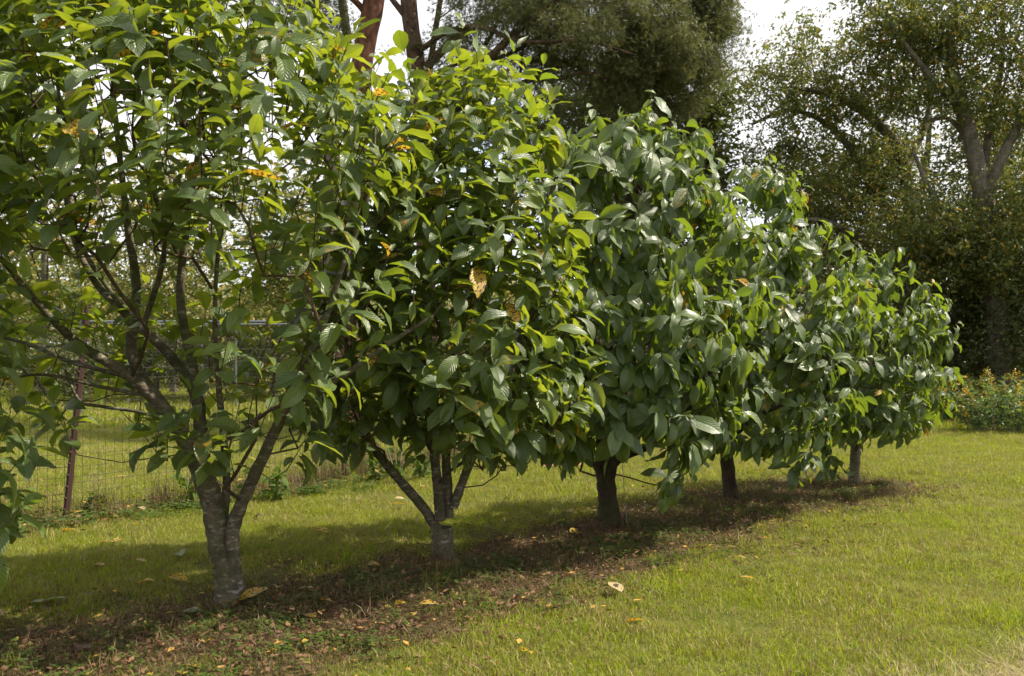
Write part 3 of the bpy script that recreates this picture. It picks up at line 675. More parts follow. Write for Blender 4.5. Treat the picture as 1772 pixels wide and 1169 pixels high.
bg_tree('elm_tree', 'tall elm at the right edge with a pale leaning trunk and yellowing leaves', 'tree', 20,
        [[(1735, 720, 0, 40), (1722, 480, 0, 36), (1700, 330, 0, 32), (1680, 240, 0, 26), (1660, 170, 0, 22), (1645, 90, 0, 17), (1650, 0, 0, 13), (1665, -150, 0, 7)],
         [(1705, 345, 0, 22), (1735, 270, -.3, 18), (1772, 190, -.5, 13), (1810, 60, -.7, 8)],
         [(1700, 330, 0, 14), (1712, 220, .4, 12), (1735, 100, .5, 9), (1730, -50, .5, 6)],
         [(1662, 190, 0, 12), (1600, 120, -.3, 9), (1540, 40, -.5, 6)],
         [(1725, 470, 0, 16), (1660, 390, -.5, 12), (1610, 330, -.6, 9), (1580, 260, -.7, 5)],
         [(1700, 300, 0, 10), (1650, 210, .2, 8), (1600, 210, .3, 5)]],
        [(1560, 30, 0, 110, 70, 1.5, 2.2), (1680, 40, 0, 120, 90, 1.8, 2.6), (1620, 150, 0, 110, 50, 1.4, 1.6), (1740, 160, 0, 80, 90, 1.6, 1.5), (1700, -80, 0, 200, 80, 2, 2),
         (1760, 360, -.6, 60, 60, 1.0, .8), (1600, 350, -.4, 80, 60, 1.1, 1.0), (1660, 400, -.5, 100, 40, 1.0, 1.0), (1740, 450, -.4, 80, 70, 1.3, 1.8), (1620, 430, 0, 110, 50, 1.4, 1.6), (1850, 200, 0, 110, 220, 2, 3)],
        480, 50000, .12, 'elm', 'bg_bark', 106, GB, jit=.24, asp=.42, droop=.7)
# backing woods right: several trees deeper in
bg_tree('dark_leafy_tree', 'shaded tree filling the gap behind the two elms', 'tree', 27,
        [[(1560, 700, 0, 22), (1570, 450, 0, 20), (1600, 300, 0, 12), (1610, 200, 0, 7)]],
        [(1600, 380, 0, 200, 150, 2, 3), (1450, 300, 0, 120, 90, 2, 1.5), (1640, 200, 0, 140, 100, 2, 1.5), (1500, 520, 0, 180, 100, 2, 3), (1720, 350, 0, 120, 170, 2, 3), (1650, 560, 0, 180, 90, 2, 3)],
        340, 44000, .15, 'oak', 'bg_bark', 107, GB, jit=.4)
bg_tree('dark_leafy_tree', 'deeply shaded tree beyond the far right edge of the woods', 'tree', 25,
        [[(1880, 700, 0, 30), (1870, 400, 0, 24), (1860, 100, 0, 12)]],
        [(1860, 300, 0, 150, 300, 3, 3), (1830, 560, 0, 130, 110, 2, 2)], 260, 22000, .16, 'thicket', 'bg_bark', 108, GB, jit=.4)
# thicket shrubs along the lawn edge, right and centre
SH = [(1520, 21.0, 110, 470, 'dark vine-hung shrub at the wood edge behind the farthest small tree'),
      (1640, 21.5, 110, 420, 'tall shadowy thicket bush under the leaning elm trunk'),
      (1745, 20.5, 110, 400, 'dark tangled bush behind the yellow-flowered clump'),
      (1400, 23.0, 110, 520, 'low dim bush between the fourth and farthest small trees'),
      (1260, 24.0, 120, 540, 'low dim bush behind the fourth small tree'),
      (1860, 19.0, 120, 380, 'dark bush closing the wood edge outside the right border')]
for k, (px, D, rx, ytop, lab) in enumerate(SH):
    ybase = 600 + 2400 / D; cy = (ytop + ybase) / 2; ry = (ybase - ytop) / 2
    bg_tree('thicket_bush', lab, 'bush', D,
            [[(px, ybase, 0, 10), (px + 6, cy + 20, 0, 8), (px - 10, cy - 40, 0, 5)], [(px, ybase - 20, 0, 6), (px - 40, cy, .2, 5), (px - 60, cy - 60, .3, 3)], [(px, ybase - 20, 0, 6), (px + 40, cy, .2, 5), (px + 60, cy - 70, .3, 3)]],
            [(px, cy + 20, 0, rx, ry * .9, 1.3, 2), (px, cy - ry * .4, 0, rx * .8, ry * .6, 1.2, 1)], 150, 13000, .11, 'thicket', 'bg_bark', 120 + k, 'bushes along the wood edge', jit=.22, r0=.006)
# field edge at left: paler, airy trees seen through the row
LF = [(520, 26, 120, 240, 'leafy tree far behind the gap between the nearest and second small trees'), (70, 27, 190, 90, 'tall pale sunlit tree far behind the left crown of the row'), (300, 29, 130, 180, 'tall airy tree far behind the trunk fork of the nearest tree'), (-150, 34, 190, 400, 'pale airy tree past the left border across the field'), (60, 33, 150, 450, 'sunlit tree across the field left of the rusty post'), (250, 36, 170, 420, 'pale yellowish tree across the field behind the nearest trunk'),
      (430, 34, 150, 480, 'small sunlit tree across the field beyond the pipe enclosure'), (600, 37, 150, 500, 'low bushy tree across the field right of the forked trunk'), (800, 33, 170, 490, 'leafy tree across the field behind the second small tree'),
      (980, 32, 170, 470, 'leafy tree across the field behind the middle small tree')]
for k, (px, D, rx, ytop, lab) in enumerate(LF):
    yb = 600 + 2400 / D; cy = (ytop + yb) / 2; ry = (yb - ytop) / 2
    bg_tree('field_tree', lab, 'tree', D,
            [[(px, yb, 0, 14), (px + 8, cy + 10, 0, 11), (px - 6, cy - ry * .5, 0, 6)], [(px, cy + 40, 0, 8), (px - 50, cy - 20, .3, 6), (px - 70, cy - 60, .3, 3)], [(px, cy + 40, 0, 8), (px + 50, cy - 10, .3, 6), (px + 80, cy - 50, .3, 3)]],
            [(px, cy - 5, 0, rx, ry * .72, 2, 2), (px, cy - ry * .35, 0, rx * .8, ry * .6, 2, 1)], 150, 11000, .17, 'hedge', 'bg_bark', 140 + k, 'trees across the field', jit=.45, r0=.012)
# dark shrubs under the pines on the far side of the field
DS = [(90, 24, 120, 575, 'dark shrub behind the galvanised pipe post'), (270, 25, 140, 570, 'dark shrub seen between the lowest boughs of the nearest tree'), (470, 26, 140, 575, 'dark shrub behind the right end of the pipe rail'), (-80, 23, 110, 560, 'dark shrub at the far left behind the wire fence')]
for k, (px, D, rx, ytop, lab) in enumerate(DS):
    yb = 600 + 2400 / D - 20; cy = (ytop + yb) / 2; ry = (yb - ytop) / 2
    bg_tree('field_shrub', lab, 'shrub', D, [[(px, yb + 20, 0, 8), (px + 5, cy, 0, 6), (px, cy - ry * .6, 0, 4)]],
            [(px, cy, 0, rx, ry, 1.2, 1)], 90, 7000, .10, 'thicket', 'bg_bark', 160 + k, 'shrubs on the far side of the field', jit=.2, r0=.006)
# distant woods that read as one mass
r = np.random.RandomState(5); n = 60000
ang = r.uniform(-1.1, 1.1, n); dist = r.uniform(46, 60, n); hmax = 5.0 + 1.6 * np.sin(ang * 9) + 1.2 * np.sin(ang * 23 + 1)
z = r.rand(n) ** .8 * hmax
Cw = np.stack([np.sin(ang) * dist, np.cos(ang) * dist, z], -1)
V, F, A = leaf_cloud(Cw, .45, .3, .6, r)
link('distant_woods', mesh('distant_woods', V, F, M['oak'], attrs={'tone': A}, smooth=False), kind='stuff', label='far woods closing the horizon behind all the trees', category='woods')

# ------------------------------------------------------------------ goldenrod clumps
def goldenrod(px, py, dd, w, h, ns, lab, seed):
    r = np.random.RandomState(seed); base = G(px, py); base[1] += dd
    base = np.array([base[0], base[1], 0.0]); root = thing('goldenrod', lab, 'flowering plant', base, 'yellow-flowered clumps at the lawn edge')
    st = MB(); LV = []; FV = []; nfl = 0
    for k in range(ns):
        a = r.uniform(0, 6.28); q = r.rand() ** .6; b = np.array([math.cos(a) * q * w * .6, math.sin(a) * q * w * .5, 0])
        lean = np.array([math.cos(a) * .35 * q, math.sin(a) * .3 * q, 1]) + r.normal(0, .08, 3); hh = h * r.uniform(.6, 1.08) * (1 - .25 * q)
        t = np.linspace(0, 1, 6)[:, None]; pts = b + lean * hh * t + np.array([math.cos(a), math.sin(a) * .6, -.5]) * .25 * hh * t ** 2.5 * q
        st.tube(pts, np.linspace(.006, .002, 6), 4, r.rand())
        tt = r.uniform(.15, .97, 42); ii = tt * 5; i0 = np.minimum(ii.astype(int), 4); fr = (ii - i0)[:, None]
        LV.append(pts[i0] * (1 - fr) + pts[i0 + 1] * fr)
        if r.rand() < .42:
            nfl += 1; top = pts[-1]; 
            for q2 in range(6):
                d = norm(np.array([r.normal(), r.normal(), .3])) * r.uniform(.06, .18); s = np.linspace(0, 1, 12)[:, None]
                FV.append(top - [0, 0, .03 * q2] + d * s + np.array([0, 0, -.08]) * s ** 2 + r.normal(0, .012, (12, 3)))
    link('stems', st.mesh('stems', M['string']), root)
    V, F, A = leaf_cloud(np.concatenate(LV), .12, .02, .28, r, .1); V[:, 2] = np.maximum(V[:, 2], .01)
    link('leaves', mesh('leaves', V, F, M['goldenrod_leaf'], attrs={'tone': A}, smooth=False), root)
    V, F, A = leaf_cloud(np.concatenate(FV), .028, .008, .9, r, 0)
    link('flowers', mesh('flowers', V, F, M['yellow'], attrs={'tone': A}, smooth=False), root)
goldenrod(1765, 752, 0.6, 1.0, 1.15, 80, 'largest yellow-flowered clump at the right border beside the lawn', 1)
goldenrod(1700, 738, 1.2, .8, 1.05, 60, 'yellow-flowered clump just right of the farthest small tree', 2)
goldenrod(1830, 742, 0.8, 1.0, 1.2, 60, 'yellow-flowered clump cut off by the right border', 3)
goldenrod(1740, 728, 2.4, .9, 1.35, 50, 'tall yellow-flowered stems rising behind the nearer clumps', 4)

# ------------------------------------------------------------------ wire fence
fb = np.array([FENCE[0][0], FENCE[0][1], 0.0])
root = thing('wire_fence', 'rusty-posted welded wire fence running behind the row of small trees', 'fence', fb)
FH = 1.75
segl = np.hypot(*(np.diff(FENCE, axis=0).T)); cum = np.concatenate([[0], np.cumsum(segl)])
def fpt(s): return np.array([np.interp(s, cum, FENCE[:, 0]), np.interp(s, cum, FENCE[:, 1])])
mbh = MB(); hs = np.concatenate([np.arange(.03, .6, .075), np.arange(.6, FH, .10)])
ss = np.arange(0, cum[-1], .4)
for h in hs:
    ph = random.uniform(0, 6)
    mbh.tube([np.append(fpt(s) + .01 * math.sin(s * 3 + h), h + gz(*fpt(s)) + .012 * math.sin(s * 1.9 + ph) + (.02 * math.sin(s * .8) if h > 1 else 0)) for s in ss], .0021, 3)
link('horizontal_wires', mbh.mesh('horizontal_wires', M['wire'], fb), root, kind='stuff')
mbv = MB()
for s in np.arange(0, cum[-1], .075):
    f = fpt(s); z0 = float(gz(*f)); dx = random.gauss(0, .006)
    mbv.tube([(f[0], f[1], z0), (f[0] + dx, f[1], z0 + .9), (f[0] + random.gauss(0, .006), f[1] + .01, z0 + FH)], .0021, 3)
link('vertical_wires', mbv.mesh('vertical_wires', M['wire'], fb), root, kind='stuff')
def tpost(s, lean, h=2.0):
    f = fpt(s); mb = MB(); z0 = float(gz(*f)); b = np.array([f[0] - .03, f[1] - .04, z0 - .1]); t = b + [lean, 0.03, h + .1]
    d = t - b; k = np.linspace(0, 1, 14)[:, None]
    pts = b + d * k; mb.tube(pts, .032, 4, lump=.02)
    mb.tube(pts + [0, -.025, 0], .018, 4, lump=.05)
    for q in np.linspace(.1, .95, 18): mb.box(b + d * q + [0, -.045, 0], (.009, .008, .012))
    return link('post', mb.mesh('post', M['post'], fb), root)
tpost(cum[2], .20); 
for s in (0.3, cum[3] + .8, cum[5], cum[6] + .4, cum[7] - .2): tpost(s, random.uniform(-.05, .08), 1.75)
# pipe enclosure across the field
pe = P(140, 600, 20.5); pe[2] = 0
root = thing('pipe_enclosure', 'galvanised pipe frame enclosure with mesh standing in the field', 'enclosure', pe)
X0, X1 = pe[0], P(560, 600, 20.5)[0]; H = 2.2
def pbar(a, b, rr=.028, nm='rail'):
    mb = MB(); mb.tube([np.array(a, float), (np.array(a) + np.array(b)) / 2, np.array(b, float)], rr, 8); link(nm, mb.mesh(nm, M['galv'], pe), root)
for x in np.linspace(X0, X1, 3):
    pbar((x, 20.5, 0), (x, 20.5, H), nm='post'); pbar((x, 23, 0), (x, 23, H), nm='post')
for y in (20.5, 23):
    pbar((X0, y, H), (X1, y, H))
for x in (X0, X1): pbar((x, 20.5, H), (x, 23, H)); 
mb = MB()
for k in np.arange(X0 - H, X1, .12):
    for sg in (1, -1):
        a = k if sg == 1 else k + H; zz0, zz1 = .1, H
        xs_ = np.array([a, a + sg * (H - .1)]); t0, t1 = 0, 1
        pts = []
        for t in (0, 1): pts.append((a + sg * (H - .1) * t, 20.5, .1 + (H - .1) * t))
        pts = np.array(pts); lo_, hi_ = X0, X1
        if max(pts[:, 0]) < lo_ or min(pts[:, 0]) > hi_: continue
        q = []
        for t in np.linspace(0, 1, 12):
            p_ = pts[0] * (1 - t) + pts[1] * t
            if lo_ <= p_[0] <= hi_: q.append(p_)
        if len(q) > 1: mb.tube(q, .0015, 3)
link('mesh_panel', mb.mesh('mesh_panel', M['wire'], pe), root, kind='stuff')

# ------------------------------------------------------------------ ground cover
def tuft(seed, nb, rad, h, wdt, lean, dry=.25):
    r = np.random.RandomState(seed); V = []; F = []; A = []
    a = r.uniform(0, 6.28, nb); q = np.sqrt(r.rand(nb)) * rad; bx = np.cos(a) * q; by = np.sin(a) * q
    az = r.uniform(0, 6.28, nb); hh = h * r.uniform(.45, 1.2, nb); ln = np.abs(r.normal(0, lean, nb)) * hh
    ww = wdt * r.uniform(.6, 1.2, nb) / 2; fa = r.uniform(0, 6.28, nb)
    for k in range(nb):
        w_ = np.array([math.cos(fa[k]), math.sin(fa[k]), 0]) * ww[k]; d = np.array([math.cos(az[k]), math.sin(az[k]), 0]) * ln[k]
        b = np.array([bx[k], by[k], -.005]); m = b + d * .35 + [0, 0, hh[k] * .6]; t = b + d + [0, 0, hh[k] * (.98 if ln[k] < hh[k] else .7)]
        V += [b - w_, b + w_, m + w_ * .8, m - w_ * .8, t]; i0 = 5 * k
        F += [(i0, i0 + 1, i0 + 2), (i0, i0 + 2, i0 + 3), (i0 + 3, i0 + 2, i0 + 4)]; A += [r.rand() * (1 - dry) if r.rand() > dry else r.uniform(1 - dry, 1)] * 5
    return np.array(V), np.array(F), A
def grass_mat(name, g1, g2, dry1, dry2, tf=.3, dryf=.3):
    g = NG(name); tone = g.attr('tone'); n = g.noise(1.1, 5); n2 = g.noise(7, 4)
    col = g.mix(g.math('MULTIPLY', tone, 1.2, clamp=True), g1, g2)
    patch = g.ramp(g.noise(1.7, 5, rough=.6), .40, .60)
    col = g.mix(g.math('MULTIPLY', patch, .55), col, (g1[0] * .9, g1[1] * 1.15, g1[2]))
    d = g.math('GREATER_THAN', g.math('ADD', tone, g.math('MULTIPLY', g.math('SUBTRACT', g.math('ADD', g.math('MULTIPLY', n, .6), g.math('MULTIPLY', n2, .4)), .5), 1.6)), 1 - dryf)
    dc = g.mix(g.ramp(n2, .3, .7), dry1, dry2)
    col = g.mix(d, col, dc)
    t = g.mix(d, (g2[0] * 2.0, g2[1] * 2.0, g2[2]), dc)
    return g.done(g.mixs(tf, g.bsdf(col, .55, .25), g.transl(t)))
M['grass'] = grass_mat('lawn grass', (.065, .092, .006), (.255, .295, .020), (.44, .37, .16), (.24, .18, .06), dryf=.30)
M['grass_dry'] = grass_mat('dry litter grass', (.05, .065, .015), (.09, .10, .025), (.20, .14, .075), (.08, .045, .024), dryf=.7)
M['straw'] = grass_mat('bleached long grass', (.30, .27, .13), (.42, .36, .20), (.45, .38, .24), (.34, .26, .14), dryf=.5)

def coll(name, items):
    c = bpy.data.collections.new(name)
    for nm, me in items: c.objects.link(bpy.data.objects.new(nm, me))
    return c
def scatter(name, pts, coln, smin, smax, seed, label, cat, tilt=.12, scl=None):
    n = len(pts); r = np.random.RandomState(seed)
    me = bpy.data.meshes.new(name); me.vertices.add(n); me.vertices.foreach_set('co', np.asarray(pts, np.float32).ravel())
    s = r.uniform(smin, smax, n) if scl is None else scl * r.uniform(smin, smax, n)
    at = me.attributes.new('scl', 'FLOAT', 'POINT'); at.data.foreach_set('value', s.astype(np.float32))
    rt = np.stack([r.normal(0, tilt, n), r.normal(0, tilt, n), r.uniform(0, 6.283, n)], -1)
    at = me.attributes.new('rotv', 'FLOAT_VECTOR', 'POINT'); at.data.foreach_set('vector', rt.astype(np.float32).ravel())
    o = link(name, me, kind='stuff', label=label, category=cat)
    ng = bpy.data.node_groups.new(name, 'GeometryNodeTree')
    ng.interface.new_socket('Geometry', in_out='INPUT', socket_type='NodeSocketGeometry'); ng.interface.new_socket('Geometry', in_out='OUTPUT', socket_type='NodeSocketGeometry')
    gi = ng.nodes.new('NodeGroupInput'); go = ng.nodes.new('NodeGroupOutput'); ip = ng.nodes.new('GeometryNodeInstanceOnPoints'); ci = ng.nodes.new('GeometryNodeCollectionInfo')
    ci.inputs['Collection'].default_value = coln; ci.inputs['Separate Children'].default_value = True; ci.inputs['Reset Children'].default_value = True
    ip.inputs['Pick Instance'].default_value = True
    a1 = ng.nodes.new('GeometryNodeInputNamedAttribute'); a1.data_type = 'FLOAT'; a1.inputs['Name'].default_value = 'scl'
    a2 = ng.nodes.new('GeometryNodeInputNamedAttribute'); a2.data_type = 'FLOAT_VECTOR'; a2.inputs['Name'].default_value = 'rotv'
    er = ng.nodes.new('FunctionNodeEulerToRotation'); rv = ng.nodes.new('FunctionNodeRandomValue'); rv.data_type = 'INT'
    rv.inputs[4].default_value = 0; rv.inputs[5].default_value = max(0, len(coln.objects) - 1)
    k = ng.links.new
    k(gi.outputs[0], ip.inputs['Points']); k(ci.outputs[0], ip.inputs['Instance']); k(a1.outputs[0], ip.inputs['Scale']); k(a2.outputs[0], er.inputs[0]); k(er.outputs[0], ip.inputs['Rotation'])
    k(rv.outputs[2], ip.inputs['Instance Index']); k(ip.outputs[0], go.inputs[0])
    m = o.modifiers.new('scatter', 'NODES'); m.node_group = ng
    return o
def field(n, dmin, dmax, r, pw=1.0, spread=.66):
    # uniform per square metre when pw = 1
    y = np.sqrt(r.uniform(dmin ** 2, dmax ** 2, n)); x = r.uniform(-spread, spread, n) * (y + .6)
    return x, y
def tufts(prefix, mat, specs):
    it = []
    for k, sp in enumerate(specs):
        V, F, A = tuft(*sp); it.append((prefix, mesh(prefix, V, F, M[mat], attrs={'tone': A}, smooth=False)))
    return coll(prefix, it)
cg = tufts('grass_tuft', 'grass', [(s, 70, .13, .038, .0038, .9) for s in range(1, 8)])
cgf = tufts('far_grass_tuft', 'grass', [(s, 70, .22, .06, .0085, .8) for s in range(11, 16)])
cgd = tufts('litter_tuft', 'grass_dry', [(s, 40, .14, .05, .004, 1.5) for s in range(21, 26)])
r = np.random.RandomState(3)
def lawn(n, d0, d1, c, nm, lab, seed, s0=.75, s1=1.25):
    x, y = field(n, d0, d1, r)
    bd = seg_dist(x, y, BED); nz = .22 * np.sin(x * 5.1 + 1) * np.sin(y * 4.3) + .15 * np.sin(x * 11 + y * 7)
    keep = (bd + nz > .85) | (r.rand(n) < .09)
    keep &= ~((x > 2.0) & (y < 4.4) & (x - 2.0 > (y - 4.1) * 2.5))
    x, y = x[keep], y[keep]
    hv = 1 + .28 * np.sin(x * 3.1 + 2 * np.sin(y * 1.3)) * np.sin(y * 2.7 + np.sin(x * 1.9)) + .22 * np.sin(x * 8.3 + y * 5.1) * np.sin(y * 7.7 - x * 3.3)
    return scatter(nm, np.stack([x, y, gz(x, y)], -1), c, s0, s1, seed, lab, 'grass', scl=hv)
lawn(9500, 3.6, 8.5, cg, 'grass', 'short sunlit lawn grass in the foreground', 31)
lawn(13000, 8.5, 17, cg, 'grass', 'short lawn grass in the middle distance', 32, 1.0, 1.6)
lawn(14000, 17, 45, cgf, 'grass', 'far lawn grass reaching the trees', 33, 1.2, 2.4)
# litter under the row
n = 3600; k = r.randint(0, 5, n); t = r.rand(n)
A_ = np.array(BED); q = A_[k] * (1 - t)[:, None] + A_[k + 1] * t[:, None]; q += r.normal(0, .48, (n, 2)) - RN * .05
q[:, 0] += 0
scatter('dry_litter', np.stack([q[:, 0], q[:, 1], gz(q[:, 0], q[:, 1]) - .005], -1), cgd, .7, 1.4, 34, 'brown mulch and dead grass under the row of small trees', 'litter', .2)
# scattered long taller grass blades and clumps along the fence
cw = tufts('tall_grass', 'grass_dry', [(s, 26, .12, .30, .005, .6) for s in range(41, 46)])
n = 420; s = r.uniform(0, cum[-1], n); fp = np.array([fpt(v) for v in s]) + r.normal(0, .20, (n, 2))
scatter('tall_grass', np.stack([fp[:, 0], fp[:, 1], gz(fp[:, 0], fp[:, 1])], -1), cw, .5, 1.3, 35, 'unmown dry grass along the wire fence', 'grass', .15)
cl = tufts('long_grass', 'grass', [(s, 40, .10, .13, .004, .9) for s in range(51, 55)])
n = 900; x, y = field(n, 4.0, 15, r); kp = np.sin(x * 2.1 + y) * np.sin(y * 1.7 - x) + r.normal(0, .35, n) > .2; x, y = x[kp], y[kp]
scatter('long_grass', np.stack([x, y, gz(x, y)], -1), cl, .5, 1.1, 36, 'longer grass wisps standing out of the lawn', 'grass')
# straw heap in the near right corner
cs = tufts('straw_tuft', 'straw', [(s, 60, .16, .09, .0035, 2.4, .4) for s in range(61, 65)])
n = 420; x = r.uniform(1.5, 3.3, n); y = r.uniform(3.5, 4.8, n); kp = (x - 2.05 + r.normal(0, .16, n) > (y - 4.08) * 1.9) ; x, y = x[kp], y[kp]
scatter('straw', np.stack([x, y, gz(x, y) + .01], -1), cs, .5, 1.1, 37, 'bleached long straw in the near right corner of the lawn', 'straw', .35)
# small dead leaf scraps in the mulch
it = []
for s_ in range(5):
    rr_ = np.random.RandomState(s_ + 90); C_ = np.stack([rr_.normal(0, .09, 9), rr_.normal(0, .09, 9), rr_.uniform(.005, .035, 9)], -1)
    V, F, A = leaf_cloud(C_, .042, .005, .55, rr_, 0); V[:, 2] = V[:, 2] * .45 + .012
    it.append(('leaf_scraps', mesh('leaf_scraps', V, F, M['scrap'], attrs={'tone': A}, smooth=False)))
clf = coll('leaf_scraps', it)
n = 2900; k = r.randint(0, 5, n); t = r.rand(n)
q = A_[k] * (1 - t)[:, None] + A_[k + 1] * t[:, None] + r.normal(0, .6, (n, 2))
scatter('leaf_scraps', np.stack([q[:, 0], q[:, 1], gz(q[:, 0], q[:, 1])], -1), clf, .6, 1.3, 51, 'small brown dead leaf scraps in the mulch under the row', 'leaf litter', .1)
n = 620; s = r.uniform(cum[1], cum[-1], n); fp = np.array([fpt(v) for v in s]) + r.normal(0, .25, (n, 2))
scatter('fence_leaf_scraps', np.stack([fp[:, 0], fp[:, 1], gz(fp[:, 0], fp[:, 1]) + .02], -1), clf, .8, 1.8, 52, 'brown dead leaf scraps along the fence foot', 'leaf litter', .2)
# clover and small weeds
def clover(seed, n=20, rad=.09, h=.05, size=.014, mat='weed'):
    r = np.random.RandomState(seed); C = []
    st = []
    a = r.uniform(0, 6.28, n); q = np.sqrt(r.rand(n)) * rad; z = h * r.uniform(.3, 1, n)
    V = []; F = []; A = []
    for k in range(n):
        c = np.array([math.cos(a[k]) * q[k], math.sin(a[k]) * q[k], z[k]]); tn = r.rand()
        p0 = r.uniform(0, 6.28)
        for j in range(3):
            th = p0 + j * 2.094; d = np.array([math.cos(th), math.sin(th), r.uniform(-.2, .3)]); s = np.array([-d[1], d[0], 0]); sz = size * r.uniform(.7, 1.2)
            i0 = len(V); V += [c, c + d * sz * .6 + s * sz * .5, c + d * sz, c + d * sz * .6 - s * sz * .5]; F += [(i0, i0 + 1, i0 + 2, i0 + 3)]; A += [tn] * 4
        i0 = len(V); b = np.array([c[0] * .6, c[1] * .6, -.01]); V += [b, b + [.0015, 0, 0], c + [.0015, 0, 0], c]; F += [(i0, i0 + 1, i0 + 2, i0 + 3)]; A += [tn] * 4
    return np.array(V), np.array(F), A
it = []
for s_ in range(5):
    V, F, A = clover(s_ + 70); it.append(('clover_sprig', mesh('clover_sprig', V, F, M['weed'], attrs={'tone': A}, smooth=False)))
cc = coll('clover_sprigs', it)
n = 1500; k = r.randint(0, 5, n); t = r.rand(n)
q = A_[k] * (1 - t)[:, None] + A_[k + 1] * t[:, None] + r.normal(0, .42, (n, 2)) - RN * .15
nz = np.sin(q[:, 0] * 4 + 2) * np.sin(q[:, 1] * 5.2) + r.normal(0, .5, n); q = q[nz > -.15]
scatter('clover', np.stack([q[:, 0], q[:, 1], gz(q[:, 0], q[:, 1])], -1), cc, .6, 1.4, 38, 'clover and small weeds in the mulch under the row', 'ground cover')
n = 420; s = r.uniform(cum[1], cum[-1], n); fp = np.array([fpt(v) for v in s]) + r.normal(0, .22, (n, 2)) + np.array([.25, -.2])
scatter('fence_weeds', np.stack([fp[:, 0], fp[:, 1], gz(fp[:, 0], fp[:, 1])], -1), cc, 1.0, 2.2, 39, 'low leafy weeds at the foot of the wire fence', 'ground cover')

# leafy weeds standing by the fence, each one a plant
def weed(px, py, h, lab, seed, nst=4, dd=0):
    r = np.random.RandomState(seed); b = G(px, py); b[1] += dd; root = thing('weed_plant', lab, 'weed', b, 'leafy weeds by the fence')
    st = MB(); C = []
    for k in range(nst):
        a = r.uniform(0, 6.28); d = np.array([math.cos(a) * .3, math.sin(a) * .3, 1]); hh = h * r.uniform(.6, 1.05); t = np.linspace(0, 1, 5)[:, None]
        pts = d * hh * t + np.array([0, 0, -.15]) * hh * t ** 3; st.tube(pts, np.linspace(.005, .002, 5), 4, r.rand())
        for q in np.linspace(.2, 1, 9): C.append(pts[0] * (1 - q) + pts[-1] * q)
    link('stems', st.mesh('stems', M['string']), root)
    V, F, A = leaf_cloud(np.array(C), .12, .01, .5, r, .2); V[:, 2] = np.maximum(V[:, 2], .01)
    link('leaves', mesh('leaves', V, F, M['weed'], attrs={'tone': A}, smooth=False), root)
weed(688, 842, .62, 'tall green weed left of the slanting stem of the second tree', 1, 5)
weed(655, 838, .45, 'broad green weed at the fence foot between first and second trees', 2, 6)
weed(735, 832, .5, 'green weed seen through the stems of the second tree', 3, 5)
weed(845, 812, .5, 'light green weed to the right of the second tree by the fence', 4, 5)
weed(478, 868, .4, 'low leafy weed just right of the nearest tree trunk by the fence', 5, 6)
weed(415, 868, .75, 'thin upright seedling behind the fork of the nearest tree', 6, 2)
weed(330, 880, .35, 'small weed tuft at the fence left of the nearest trunk', 7, 4)
weed(40, 915, .4, 'dark small weed at the fence foot in the left corner', 8, 5)
weed(160, 893, .35, 'wispy weed right beside the rusty leaning post', 9, 4)

